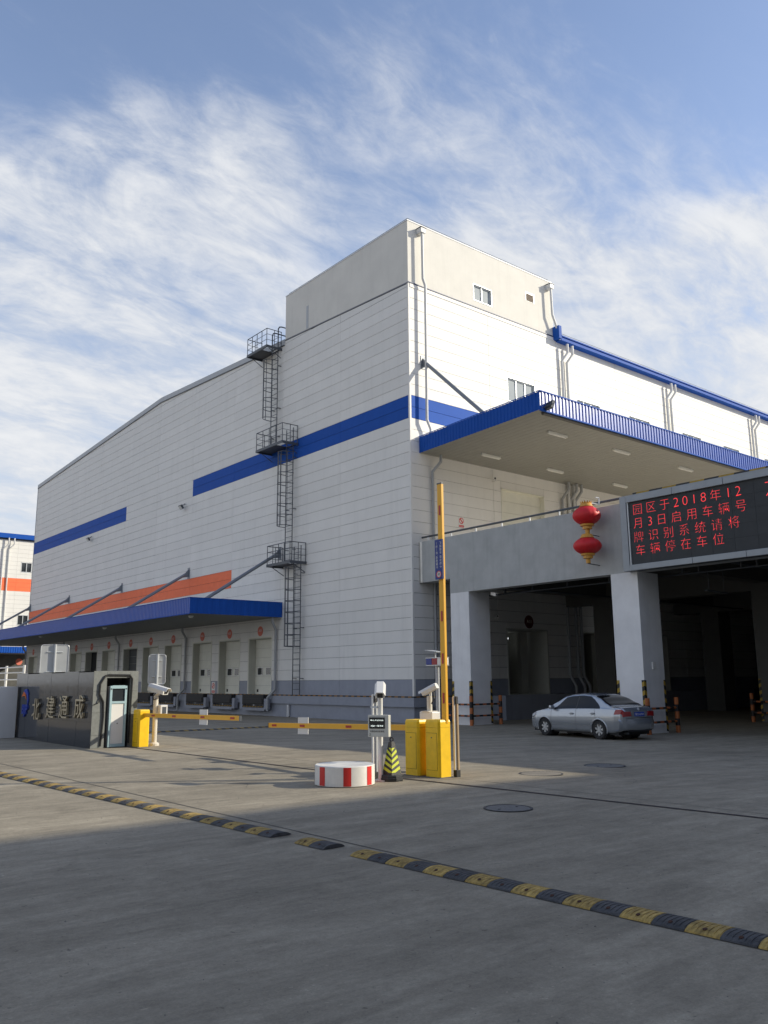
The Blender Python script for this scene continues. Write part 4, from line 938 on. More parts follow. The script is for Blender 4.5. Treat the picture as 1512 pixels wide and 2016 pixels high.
obj('logo_mark', text_mb('BJP', '-x', (GX-.02, -4.02, 1.22), w=.52, h=.36, depth=.02, weight=.03), MATS['logo_blue'], GW)
# cables clipped round the niche
cab = MB().tube([(-18.9, GY1-.02, Z0+.05), (-18.86, GY1-.03, 1.2), (-18.88, GY1-.03, 1.55), (-18.99, GY1-.03, 1.75), (-18.98, GY1-.03, 2.0), (-18.86, GY1-.03, 2.2), (-18.78, GY1-.03, 2.23), (-18.2, GY1-.03, 2.22), (-18.13, GY1-.03, 2.12), (-18.15, GY1-.03, 1.3), (-18.16, GY1-.03, Z0+.1)], .022, 6)
cab.tube([(-19.12, GY1-.02, 1.48), (-19.02, GY1-.03, 1.52), (-18.97, GY1-.03, 1.66)], .013, 6)
tag(obj('black_cable', cab, BLACK, smooth=True), 'black cables looped round the niche of the granite wall', 'cable')
GM = thing('gate_motor', 'white and pale blue gate motor cabinet standing in the granite niche', 'gate motor', (-18.48, GY1, Z0)); PB = mat('pale_blue_metal', (.36, .50, .54), .4, var=.05)
kx0, kx1, ky = -18.72, -18.27, GY1-.06
fr = MB(); fr.box(kx0, kx0+.055, ky, ky+.06, Z0+.02, 1.95); fr.box(kx1-.055, kx1, ky, ky+.06, Z0+.02, 1.95); fr.box(kx0+.055, kx1-.055, ky, ky+.06, 1.88, 1.96); fr.box(kx0+.055, kx1-.055, ky, ky+.06, 1.50, 1.56); fr.box(kx0+.055, kx1-.055, ky, ky+.06, Z0+.02, Z0+.09)
obj('frame', fr, PB, GM); obj('body', MB().box(kx0+.02, kx1-.02, ky+.06, ky+.5, Z0+.02, 1.94), WHITE, GM)
obj('window', MB().box(kx0+.058, kx1-.058, ky+.03, ky+.058, 1.562, 1.878), GLASSD, GM); obj('door_panel', MB().box(kx0+.06, kx1-.06, ky+.02, ky+.058, Z0+.095, 1.495), WHITE, GM)
obj('lock', MB().cyl((-18.49, ky+.02, 1.0), (-18.49, ky+.012, 1.0), .015, 8), BLACK, GM)
for x in (kx0+.027, kx1-.027): obj('screw', MB().cyl((x, ky-.004, 1.87), (x, ky+.0, 1.87), .02, 8), BLACK, GM)
# white wall beyond the granite
WW = thing('white_wall', 'low white wall at the left edge beside the granite wall', 'wall', (-19.6, 0, Z0))
obj('pillar', MB().cbox(-19.75, -19.2, -3.3, -2.75, Z0, 1.93, .01), WHITE, WW); obj('wall', MB().box(-19.6, -19.35, -2.75, 14, Z0, 1.72), WHITE, WW); obj('cap', MB().box(-19.65, -19.3, -2.74, 14, 1.72, 1.78), WHITE, WW)
obj('blue_bolt', MB().cyl((-19.7, -2.6, 1.38), (-19.6, -2.6, 1.38), .05, 8), BLUE, WW)
RL = thing('white_railing', 'white metal railing above the low wall at the left edge', 'railing', (-19.0, -1.9, 1.7))
for y in (-1.75, .2, 2.2): obj('post', MB().cyl((-18.6, y, Z0), (-18.6, y, 2.62), .045, 8), WHITE, RL)
for z in (1.9, 2.15, 2.38, 2.56): obj('bar', MB().cyl((-18.6, -1.75, z), (-18.6, 6, z), .02, 6), WHITE, RL)

# ------------------------------------------------------------------ road signs seen from behind
SIGNB = mat('sign_back_aluminium', (.52, .53, .53), .42, metal=.25, var=.07, dirt=.1)
def sign_back(x, y, w, z0, z1, label, ang, m):
    t = thing('road_sign', label, 'road sign', (x, y, gzs(x)), 0); c, s = math.cos(ang), math.sin(ang)
    fn = lambda a, b, d: (x+a*c-d*s, y+a*s+d*c, b)
    r = .07; poly = []
    for (cx, cz, a0) in ((w/2-r, z1-r, 0), (-w/2+r, z1-r, 90), (-w/2+r, z0+r, 180), (w/2-r, z0+r, 270)):
        for k in range(5): th = R_(a0+k*22.5); poly.append((cx+r*math.cos(th), cz+r*math.sin(th)))
    obj('plate', MB().prism(poly, fn, .03, .04), m, t)
    rim = MB(); n = len(poly)
    for i in range(n): rim.cyl(fn(poly[i][0], poly[i][1], .025), fn(poly[(i+1) % n][0], poly[(i+1) % n][1], .025), .012, 5)
    obj('rim', rim, ALU, t)
    obj('post', MB().cyl((x, y, gzs(x)), (x, y, z1+.02), .045, 10), TRIM, t, smooth=True)
    for z in (z0+(z1-z0)*.25, z0+(z1-z0)*.8):
        obj('clamp', MB().cyl(fn(-w*.28, z, .015), fn(w*.28, z, .015), .016, 6), ALU, t)
sign_back(-16.9, -8.2, .47, 1.98, 2.80, 'road sign seen from behind, on a grey post beside the left barrier', R_(-25), SIGNB)
sign_back(-18.35, -3.9, .82, 2.1, 3.2, 'wide road sign seen from behind, above the granite wall', R_(-15), SIGNB)

# ------------------------------------------------------------------ boom barriers
def cabinet(x, y, h, label, rx=.15, ry=.19):
    t = thing('boom_barrier', label, 'boom barrier', (x, y, gzs(x)), 0, 'yellow boom barriers at the gate'); z = gzs(x)
    c = .035; poly = [(-rx+c, -ry), (rx-c, -ry), (rx, -ry+c), (rx, ry-c), (rx-c, ry), (-rx+c, ry), (-rx, ry-c), (-rx, -ry+c)]
    P = lambda a, b, d: (x+a, y+b, d)
    obj('cabinet', MB().prism(poly, P, z, z+h-.13), YELLOW, t)
    top = MB(); top.prism(poly, P, z+h-.127, z+h-.035); n = 8
    vs = [(x+a, y+b, z+h-.035) for a, b in poly]+[(x+a*.93, y+b*.93, z+h) for a, b in poly]; top.add(vs, [tuple(range(8, 16))]+[(i, (i+1) % 8, 8+(i+1) % 8, 8+i) for i in range(8)])
    obj('head', top, YELLOW, t)
    obj('plinth', MB().box(x-rx-.02, x+rx+.02, y-ry-.02, y+ry+.02, z, z+.012), STEEL, t)
    # service door on the -x side: panel proud of the body, with a dark gap round it
    obj('door_gap', MB().box(x-rx-.002, x-rx, y-ry+.055, y+ry-.055, z+.12, z+h-.22), mat('door_gap', (.10, .06, .01), .8), t)
    obj('service_door', MB().box(x-rx-.005, x-rx, y-ry+.06, y+ry-.06, z+.125, z+h-.225), YELLOW, t)
    obj('lock', MB().cyl((x-rx-.009, y, z+h-.30), (x-rx-.005, y, z+h-.30), .012, 8), STEEL, t)
    return t
def arm(t, p0, p1, w=.05, h=.10, marks=(), plate=None):
    A, B = Vector(p0), Vector(p1); d = (B-A).normalized(); n = Vector((-1, 0, 0)); u = d.cross(n).normalized(); L = (B-A).length
    a = obj('boom_arm', MB().rbox((A+B)/2, d, n, u, L/2, w/2, h/2), YELARM, t)
    obj('end_cap', MB().rbox(B+d*.01, d, n, u, .012, w/2+.004, h/2+.004), STEEL, a)
    for s in marks: obj('red_reflector', MB().rbox(A+d*L*s+n*(w/2+.003), d, n, u, .09, .003, .022), REDREF, a)
    if plate:
        c = A+d*L*plate+n*(w/2+.02); obj('notice_plate', MB().rbox(c+n*-.045-Vector((0, 0, 0)), d, n, (0, 0, 1), .19, .006, .17), WHITE, a)
    return a
b1 = cabinet(-17.96, -9.70, .94, 'left yellow boom barrier beside the granite wall, arm lowered')
arm(b1, (-17.95, -9.85, 1.20), (-17.95, -14.75, 1.26), marks=(.12, .36, .66, .94), plate=.66)
b2 = cabinet(-17.10, -19.52, .955, 'rear of the paired yellow barriers, its arm lowered towards the left')
arm(b2, (-17.12, -19.35, 1.20), (-17.12, -14.6, 1.08), marks=(.13, .38, .72, .95), plate=.72)
b3 = cabinet(-17.03, -19.98, .965, 'front of the paired yellow barriers, its arm raised upright')
AR = arm(b3, (-16.98, -20.12, 1.3), (-17.02, -20.16, 5.55), marks=(.10, .26, .435, .885), h=.115)
for c in [c for c in AR.children if c.name.startswith('red_reflector')]: pass
# blue notice on the raised arm
nz = thing('arm_notice', 'blue notice board with white characters on the raised barrier arm', 'sign', (-17.06, -20.15, 4.0))
obj('plate', MB().cbox(-17.085, -17.07, -20.265, -20.05, 3.80, 4.52, .006), mat('notice_blue', (.006, .028, .22), .45), nz)
obj('border', MB().box(-17.0865, -17.085, -20.258, -20.252, 3.81, 4.51), WHITE, nz)
rotm = Matrix(((0, 0, -1), (0, 1, 0), (1, 0, 0)))   # characters lie on their side, as on the arm when it is down
rotm = Matrix(((0, 0, -1), (0, -1, 0), (1, 0, 0)))
rot90 = AX['-x'] @ Matrix(((0, 1, 0), (-1, 0, 0), (0, 0, 1)))
obj('lettering', text_mb('一车一杆 减速慢行', '-x', (-17.0885, -20.105, 4.24), w=.48, h=.05, rot=rot90), WHITE, nz)
obj('lettering', text_mb('严禁跟车 停车取卡', '-x', (-17.0885, -20.205, 4.24), w=.48, h=.05, rot=rot90), WHITE, nz)
obj('roundel', MB().cyl((-17.0855, -20.155, 3.89), (-17.089, -20.155, 3.89), .062, 20), WHITE, nz); obj('roundel_ring', MB().lathe([(.062, 0), (.062, .004), (.049, .004), (.049, 0)], (0, 0, 0), 20), REDP, nz, world=False)
rr = nz.children[-1]; rr.rotation_euler = (0, R_(-90), 0); rr.location = (-17.0905+17.06, -.005, -.11)
obj('roundel_mark', text_mb('车', '-x', (-17.0915, -20.155, 3.89), w=.06, h=.06, rot=rot90), BLACK, nz)

# gate guide posts beside the barriers
def guide(x, y, h, label, m, m2):
    z = gzs(x); t = thing('guide_post', label, 'post', (x, y, z), 0, 'slim posts beside the gate track')
    obj('bar', MB().cbox(x-.022, x+.022, y-.02, y+.02, z, z+h, .004), m, t); obj('bar', MB().cbox(x+.03, x+.065, y-.045, y-.01, z+.06, z+h-.12, .004), m2, t)
    obj('end_cap', MB().cbox(x-.026, x+.07, y-.055, y+.024, z, z+.12, .006), BLACK, t); obj('end_cap', MB().cbox(x+.0, x+.055, y-.05, y+.0, z+h-.13, z+h+.005, .006), BLACK, t)
guide(-18.08, -19.49, 1.40, 'slim white post behind the red and white drum', WHITE, ALU)
guide(-16.80, -20.16, 1.36, 'slim tan post right of the raised barrier', CREAMW, mat('tan_metal', (.45, .33, .2), .4))

# ------------------------------------------------------------------ plate cameras and display post
def cam_head(t, L, aim, s=1.0, m=WHITE):
    L = Vector(L); a = Vector(aim).normalized(); sd = a.cross(Vector((0, 0, 1))).normalized(); u = sd.cross(a)
    mb = MB(); pr = [(-.075, -.055), (.075, -.055), (.085, .02), (.05, .075), (-.05, .075), (-.085, .02)]
    mb.prism([(p*s, q*s) for p, q in pr], lambda p, q, d: L+sd*p+u*q+a*d, -.22*s, .18*s); obj('camera_body', mb, m, t)
    obj('sunshield', MB().prism([(-.09*s, .02*s), (-.054*s, .082*s), (.054*s, .082*s), (.09*s, .02*s), (.083*s, .02*s), (.05*s, .076*s), (-.05*s, .076*s), (-.083*s, .02*s)], lambda p, q, d: L+sd*p+u*q+a*d, -.2*s, .25*s), m, t)
    obj('lens', MB().rbox(L+a*.183*s-u*.005, a, sd, u, .004, .045*s, .035*s), BLACK, t)
    obj('mount', MB().cyl(L-u*.055*s, L-u*.055*s-Vector((0, 0, .07)), .035*s, 10), m, t)
t = thing('plate_camera_post', 'white camera post with small display box beside the drum', 'camera post', (-18.15, -19.77, Z0), R_(31.2)); x, y = 0, 0; hb = -Z0
def lo(name, mb, m, smooth=False): return obj(name, mb, m, t, smooth=smooth, world=False)
lo('post', MB().cyl((x, y, 0), (x, y, 1.76+hb), .042, 12), WHITE, True); lo('base_plate', MB().box(x-.1, x+.1, y-.1, y+.1, 0, .02), WHITE)
n0 = len(t.children)
def cam_local(L, aim, s):
    L = Vector(L); a = Vector(aim).normalized(); sd = a.cross(Vector((0, 0, 1))).normalized(); u = sd.cross(a)
    pr = [(-.075, -.055), (.075, -.055), (.085, .02), (.05, .075), (-.05, .075), (-.085, .02)]
    lo('camera_body', MB().prism([(p*s, q*s) for p, q in pr], lambda p, q, d: L+sd*p+u*q+a*d, -.16*s, .15*s), WHITE)
    lo('sunshield', MB().prism([(-.09*s, .02*s), (-.054*s, .082*s), (.054*s, .082*s), (.09*s, .02*s), (.083*s, .02*s), (.05*s, .076*s), (-.05*s, .076*s), (-.083*s, .02*s)], lambda p, q, d: L+sd*p+u*q+a*d, -.15*s, .21*s), WHITE)
    lo('lens', MB().rbox(L+a*.153*s-u*.008, a, sd, u, .004, .045*s, .035*s), BLACK); lo('mount', MB().cyl(L-u*.055*s, L-u*.055*s-Vector((0, 0, .08)), .035*s, 10), WHITE)
cam_local((0, 0, 1.87+hb), (-.86, -.28, -.50), 1.05)
lo('display_box', MB().cbox(-.16, -.045, -.20, .165, 1.115+hb, 1.47+hb, .01), mat('grey_display_case', (.55, .55, .50), .45))
lo('display', MB().box(-.166, -.160, -.135, .14, 1.25+hb, 1.43+hb), mat('display_black', (.012, .014, .013), .3))
LEDW = mat('display_glow', (.7, .75, .7), .5, emit=((.8, .9, .85), .9))
lo('display_text', text_mb('鲁Q·欢迎光临', '-x', (-.168, .005, 1.385+hb), w=.23, h=.022), LEDW); lo('display_text', text_mb('减速 一路平安', '-x', (-.168, 0, 1.295+hb), w=.22, h=.026), LEDW)
lo('case_text', text_mb('车牌自动识别系统', '-x', (-.162, 0, 1.205+hb), w=.25, h=.032, weight=.01), BLACK); lo('case_text', text_mb('Z', '-x', (-.162, .125, 1.15+hb), w=.03, h=.036), BLACK)
lo('bracket', MB().box(-.05, .05, .04, .16, 1.58+hb, 1.61+hb), ALU)
t = thing('plate_camera_post', 'white camera post beside the left barrier, with keypad box', 'camera post', (-17.50, -9.52, gzs(-17.5))); x, y, z = -17.5, -9.52, gzs(-17.5)
obj('post', MB().cyl((x, y, z), (x, y, 1.72), .065, 14), CREAMW, t, smooth=True); obj('base_plate', MB().lathe([(.13, 0), (.13, .05), (.10, .08), (.065, .09)], (x, y, z), 14), CREAMW, t)
cam_head(t, (x+.05, y-.05, 1.83), (.40, -.85, -.22), 1.35); obj('cable', MB().tube([(x-.03, y-.05, 1.76), (x-.12, y-.08, 1.66), (x-.1, y-.08, 1.58), (x-.02, y-.06, 1.6)], .012, 5), BLACK, t)
obj('keypad_box', MB().cbox(x+.05, x+.25, y-.20, y+.02, 1.17, 1.44, .012), WHITE, t); obj('keypad_screen', MB().box(x+.10, x+.21, y-.206, y-.20, 1.22, 1.39), STEEL, t)
t = thing('plate_camera_post', 'white camera on a boxed pedestal behind the paired barriers', 'camera post', (-16.55, -19.25, gzs(-16.55))); x, y, z = -16.55, -19.25, gzs(-16.55)
obj('pedestal', MB().cbox(x-.10, x+.10, y-.17, y+.17, z, 1.46, .012), WHITE, t); obj('post', MB().cyl((x, y, 1.46), (x, y, 1.74), .05, 12), CREAMW, t, smooth=True); obj('flange', MB().prism([(-.12, -.1), (.12, -.1), (.12, .1), (-.12, .1)], lambda a, b, d: (x+a, y+b, d), 1.462, 1.475), CREAMW, t)
cam_head(t, (x, y, 1.85), (-.35, .80, -.42), .80); obj('cable', MB().tube([(x+.02, y-.10, 1.82), (x+.0, y-.13, 1.70), (x-.04, y-.10, 1.60)], .014, 5), BLACK, t)
# strobe lamp on a pole
t = thing('strobe_lamp_pole', 'grey pole with red and blue strobe lamp behind the raised barrier arm', 'strobe lamp', (-15.75, -18.62, gzs(-15.75))); x, y, z = -15.75, -18.62, gzs(-15.75)
obj('pole', MB().cyl((x, y, z), (x, y, 2.40), .04, 10), TRIM, t, smooth=True)
for k, (m, a, b) in enumerate(((mat('strobe_blue', (.02, .04, .25), .25), .10, .27), (mat('strobe_red', (.30, .02, .03), .25), -.06, .10), (WHITE, -.27, -.06))):
    obj('lamp_section', MB().cbox(x-.06, x+.06, y+a+.002, y+b-.002, 2.33, 2.46, .01), m, t)
obj('lamp_frame', MB().box(x-.064, x+.064, y-.275, y+.275, 2.315, 2.33), ALU, t); obj('lamp_frame', MB().box(x-.064, x+.064, y-.275, y+.275, 2.46, 2.475), ALU, t)
obj('solar_panel', MB().rbox((x, y+.08, 2.60), (0, 1, .12), (1, 0, 0), (0, -.12, 1), .17, .1, .008), TRIM, t); obj('solar_stalk', MB().cyl((x, y+.05, 2.47), (x, y+.05, 2.59), .015, 6), ALU, t)

# ------------------------------------------------------------------ drum and cone
x, y, z = -18.86, -19.72, Z0; r, h = .485, .315
t = thing('traffic_drum', 'low white round drum with red vertical bands', 'drum', (x, y, z))
obj('body', MB().lathe([(.001, h-.004), (r-.03, h-.004), (r-.012, h), (r, h-.012), (r, .012), (r-.02, .004)], (x, y, z), 56), mat('drum_white', (.78, .76, .71), .42, var=.06, scale=7, dirt=.22), t, smooth=True, angle=30)
va = math.atan2(CAM.y-y, CAM.x-x)
for off in (-54, -4.7, 47.5, 100, 150, 200, 250):
    mb = MB(); w_ = .062/r; n = 4; vs = []
    for i in range(n+1):
        th = va-R_(off)-w_+2*w_*i/n
        for zz in (.018, h-.014): vs.append((x+(r+.003)*math.cos(th), y+(r+.003)*math.sin(th), z+zz))
    obj('red_band', mb.add(vs, [(2*i, 2*i+1, 2*i+3, 2*i+2) for i in range(n)]), REDP, t)
x, y, z = -18.0, -19.88, Z0
t = thing('traffic_cone', 'black square traffic cone with yellow green chevrons', 'traffic cone', (x, y, z)); vd = math.atan2(CAM.y-y, CAM.x-x); RB = mat('cone_rubber', (.028, .029, .031), .55, var=.3, scale=25, bump=.2)
def ngon(n, r, z_, a0): return [(x+r*math.cos(a0+2*math.pi*i/n), y+r*math.sin(a0+2*math.pi*i/n), z_) for i in range(n)]
def stack(rings):
    mb = MB(); n = len(rings[0]); vs = [p for rg in rings for p in rg]; fs = []
    for k in range(len(rings)-1): fs += [(k*n+i, k*n+(i+1) % n, (k+1)*n+(i+1) % n, (k+1)*n+i) for i in range(n)]
    fs += [tuple(range(n-1, -1, -1)), tuple(range(len(vs)-n, len(vs)))]; return mb.add(vs, fs)
obj('base', stack([ngon(8, .190, z, vd+.39), ngon(8, .198, z+.02, vd+.39), ngon(8, .198, z+.05, vd+.39), ngon(8, .186, z+.06, vd+.39), ngon(8, .186, z+.085, vd+.39), ngon(8, .17, z+.10, vd+.39)]), RB, t)
H0, H1, R0, R1 = .10, .62, .160, .052
obj('shaft', stack([ngon(4, R0, z+H0, vd), ngon(4, R1, z+H1, vd), ngon(4, R1*.55, z+H1+.02, vd)]), RB, t)
obj('ring_handle', MB().tube([(x+.028*math.cos(a)*math.cos(vd+1.57), y+.028*math.cos(a)*math.sin(vd+1.57), z+H1+.045+.03*math.sin(a)) for a in [2*math.pi*i/14 for i in range(15)]], .012, 6), RB, t, smooth=True)
CY = mat('cone_yellow', (.60, .66, .04), .35, var=.06)
def conept(side, s, tt, off=.003):
    """side +-1: face left/right of the camera-facing ridge; s 0 ridge..1 outer edge; tt 0..1 height"""
    rr = R0+(R1-R0)*tt; c0 = Vector((math.cos(vd), math.sin(vd), 0)); c1 = Vector((math.cos(vd+side*math.pi/2), math.sin(vd+side*math.pi/2), 0))
    nrm = (c0+c1).normalized(); p = c0*rr*(1-s)+c1*rr*s+nrm*off; return (x+p.x, y+p.y, z+H0+(H1-H0)*tt)
def tclip(poly, lo, hi):
    for lim, sg in ((lo, 1), (hi, -1)):
        out = []
        for i in range(len(poly)):
            p, q = poly[i], poly[(i+1) % len(poly)]; dp, dq = sg*(p[1]-lim), sg*(q[1]-lim)
            if dp >= 0: out.append(p)
            if dp*dq < 0: f = dp/(dp-dq); out.append((p[0]+(q[0]-p[0])*f, p[1]+(q[1]-p[1])*f))
        poly = out
        if len(poly) < 3: return []
    return poly
for k in range(-1, 5):
    for sd in (1, -1):
        t0_ = .02+.175*k; poly = tclip([(.0, t0_), (.97, t0_+.15), (.97, t0_+.24), (.0, t0_+.09)], .075, .83)
        if poly: obj('chevron', MB().add([conept(sd, q, v) for q, v in poly], [tuple(range(len(poly)))]), CY, t)

# ------------------------------------------------------------------ rubber speed bumps
def bump_seg(L):
    """one rubber hump section, local: along +Y by L, across X"""
    mb = MB(); prof = [(-.140, .005), (-.132, .016), (-.09, .034), (-.04, .042), (.04, .042), (.09, .034), (.132, .016), (.140, .005)]
    n = len(prof); cuts = []; k = 6
    for i in range(k):
        a, b = L*i/k, L*(i+1)/k; g_ = L/k*.22; cuts += [(a+.002 if i == 0 else a, 0), (b-g_, 0), (b-g_+.001, .004), (b-.001 if i < k-1 else b-.002, .004)]
    vs = []
    for yv, dz in cuts:
        for px, pz in prof: vs.append((px, yv, max(.004, pz-(dz if abs(px) < .12 else 0))))
    fs = [(i*n+j, i*n+j+1, (i+1)*n+j+1, (i+1)*n+j) for i in range(len(cuts)-1) for j in range(n-1)]
    fs += [tuple(range(n)), tuple(range((len(cuts)-1)*n, len(cuts)*n))]
    return mb.add(vs, fs)
SEG = .245
seg_me = {'y': mesh_of(bump_seg(SEG), mats=[BUMPY]), 'k': mesh_of(bump_seg(SEG), mats=[BUMPK])}
hole_mb = MB().lathe([(.001, .0025), (.013, .0025), (.017, .0)], (0, 0, 0), 8); hole_me = mesh_of(hole_mb, mats=[mat('bolt_rust', (.06, .025, .015), .9)])
for k_ in seg_me: seg_me[k_].name = 'bump_section'
hole_me.name = 'bolt_hole'
def bump(p0, p1, label, first='y'):
    A, B = Vector(p0), Vector(p1); d = (B-A); L = d.length; n = max(1, round(L/SEG)); d.normalize(); t = thing('speed_bump', label, 'speed bump', (A.x, A.y, gzs(A.x)), 0)
    ang = math.atan2(-d.x, d.y); cols = 'yk' if first == 'y' else 'ky'
    for i in range(n):
        p = A+d*SEG*i; zc = gzs(p.x); slope = (gzs(p.x+d.x*.25)-gzs(p.x))/.25
        o = bpy.data.objects.new('bump_section', seg_me[cols[i % 2]]); C.objects.link(o); o.parent = t
        o.location = (p.x-A.x+random.uniform(-.004, .004), p.y-A.y, zc-gzs(A.x)); o.rotation_euler = (math.atan(slope), 0, ang+random.uniform(-.006, .006))
        for sx in ((-.09,) if d.y > 0 else (.09,)):
            h = bpy.data.objects.new('bolt_hole', hole_me); C.objects.link(h); h.parent = o; h.location = (sx, SEG*.5, .0355); h.rotation_euler = (0, R_(-20) if sx < 0 else R_(20), 0)
bl_ = lambda y: -22.17-.055*(y+23.0)*0.9     # x of the hump line at y
bump((bl_(-23.0), -23.0), (bl_(-11.0), -11.0), 'long yellow and black rubber speed bump at left', 'k')
bump((bl_(-23.92), -23.92), (bl_(-23.43), -23.43), 'short loose two-section piece of rubber speed bump in the gap', 'k')
bump((bl_(-24.33), -24.33), (bl_(-34.0), -34.0), 'long yellow and black rubber speed bump in the right foreground', 'y')
bump((-16.7, -3.85), (-4.6, 1.6), 'far rubber speed bump crossing the yard before the dock', 'y')

# ------------------------------------------------------------------ silver sedan
def lerp_tab(tab, x):
    if x >= tab[0][0]: return tab[0][1]
    for (a, va_), (b, vb_) in zip(tab[:-1], tab[1:]):
        if a >= x >= b:
            t_ = (a-x)/(a-b); t_ = t_*t_*(3-2*t_)*.5+t_*.5; return va_+(vb_-va_)*t_
    return tab[-1][1]
TOP = [(2.24, .58), (2.19, .68), (2.05, .775), (1.70, .875), (1.22, .965), (.80, 1.20), (.42, 1.385), (.05, 1.448), (-.40, 1.472), (-.85, 1.44), (-1.2, 1.345), (-1.55, 1.18), (-1.82, 1.065), (-2.05, 1.045), (-2.16, 1.025), (-2.22, .96), (-2.25, .85)]
WID = [(2.24, .50), (2.20, .62), (2.08, .745), (1.80, .815), (1.2, .845), (0, .853), (-1.4, .848), (-1.9, .815), (-2.12, .765), (-2.20, .70), (-2.25, .62)]
BOT = [(2.24, .32), (2.1, .24), (1.8, .215), (-1.8, .225), (-2.1, .28), (-2.25, .36)]
def belt(X): return min(.925-.028*X, lerp_tab(TOP, X)-.035)
def sec(X):
    W = lerp_tab(WID, X); zc = lerp_tab(TOP, X); zb_ = belt(X); z0_ = lerp_tab(BOT, X); g_ = max(0, zc-zb_-.06)
    Wr = W-.05-.50*g_; P = []
    P.append((W-.07, z0_)); P.append((W-.025, z0_+.05)); P.append((W-.010, z0_+(zb_-z0_)*.28)); P.append((W, z0_+(zb_-z0_)*.48)); P.append((W-.002, z0_+(zb_-z0_)*.70)); P.append((W-.022, z0_+(zb_-z0_)*.88))
    P.append((W-.045, zb_))                                                     # 6 belt
    for q in (.25, .5, .75): P.append((W-.05-.045*q*0+(Wr-(W-.05))*q, zb_+(zc-.055-zb_)*q))   # 7 8 9 side glass
    P.append((Wr, zc-.055)); P.append((Wr-.05, zc-.022)); P.append((Wr*.72, zc-.006)); P.append((Wr*.36, zc)); P.append((0, zc+.002))
    return P
NS = len(sec(0))
def S(X, v, side=1, off=0):
    """point on the body at station X, section parameter v (0..NS-1)"""
    def raw(X, v):
        P = sec(X); i = min(int(v), NS-2); f = v-i; return Vector((X, side*(P[i][0]+(P[i+1][0]-P[i][0])*f), P[i][1]+(P[i+1][1]-P[i][1])*f))
    p = raw(X, v)
    if off:
        e = .03; du = raw(X+e, v)-raw(X-e, v); v0, v1 = max(0, v-.2), min(NS-1.001, v+.2); dv = raw(X, v1)-raw(X, v0); nrm = du.cross(dv).normalized()
        c = Vector((X*.8, 0, .6))
        if nrm.dot(p-c) < 0: nrm = -nrm
        p = p+nrm*off
    return p
CARX, CARY = -2.0, -11.72
CAR = thing('silver_sedan', 'silver sedan parked in the shade in front of the second column', 'car', (CARX, CARY, 0), R_(82.0)); CAR.scale = (1.04, 1.04, 1.04)
PAINT = mat('silver_paint', (.40, .43, .47), .25, metal=.65, var=.02, coat=.6); TRIMB = mat('black_trim', (.02, .02, .022), .4)
TINT = mat('tinted_glass', (.006, .007, .009), .06, spec=.32, var=.05)
xs_ = [2.24, 2.23, 2.215, 2.19, 2.16, 2.12, 2.08]+[2.04-.034*i for i in range(120)]+[-2.05, -2.08, -2.11, -2.14, -2.165, -2.185, -2.20, -2.215, -2.23, -2.24, -2.25]
AXF, AXR, WR_ = 1.33, -1.27, .305
vsub = [i/3 for i in range(3*(NS-1))]+[NS-1.0001]; NV = len(vsub)
mb = MB(); vs = []
for X in xs_:
    for sd in (1, -1):
        for q in vsub: vs.append(S(X, q, sd))
def inarch(p): return any((p[0]-a)**2+(p[2]-.30)**2 < .352**2 for a in (AXF, AXR)) and p[2] < .75
fs = []
for k in range(len(xs_)-1):
    for s_ in (0, 1):
        for i in range(NV-1):
            q = [(k*2+s_)*NV+i, (k*2+s_)*NV+i+1, ((k+1)*2+s_)*NV+i+1, ((k+1)*2+s_)*NV+i]
            c = (Vector(vs[q[0]])+Vector(vs[q[1]])+Vector(vs[q[2]])+Vector(vs[q[3]]))/4
            if i < 17 and inarch(c): continue
            fs.append(q)
for k in (0, len(xs_)-1):
    ring = [(k*2)*NV+i for i in range(NV)]+[(k*2+1)*NV+i for i in range(NV-1, -1, -1)]; fs.append(ring)
bd = obj('body', mb.add(vs, fs), PAINT, CAR, smooth=True, world=False, angle=50)
def patch(name, m, f0, f1, v0, v1, side, off=.006, nu=10, nv=6, parent=None):
    """body-hugging patch: X runs from f0(t) to f1(t), t in 0..1 maps v0..v1"""
    mb = MB(); vs = []
    for j in range(nv+1):
        t_ = j/nv
        for i in range(nu+1): X = f0(t_)+(f1(t_)-f0(t_))*i/nu; vs.append(S(X, v0+(v1-v0)*t_, side, off))
    fs = [(j*(nu+1)+i, j*(nu+1)+i+1, (j+1)*(nu+1)+i+1, (j+1)*(nu+1)+i) for j in range(nv) for i in range(nu)]
    return obj(name, mb.add(vs, fs), m, parent or CAR, smooth=True, world=False)
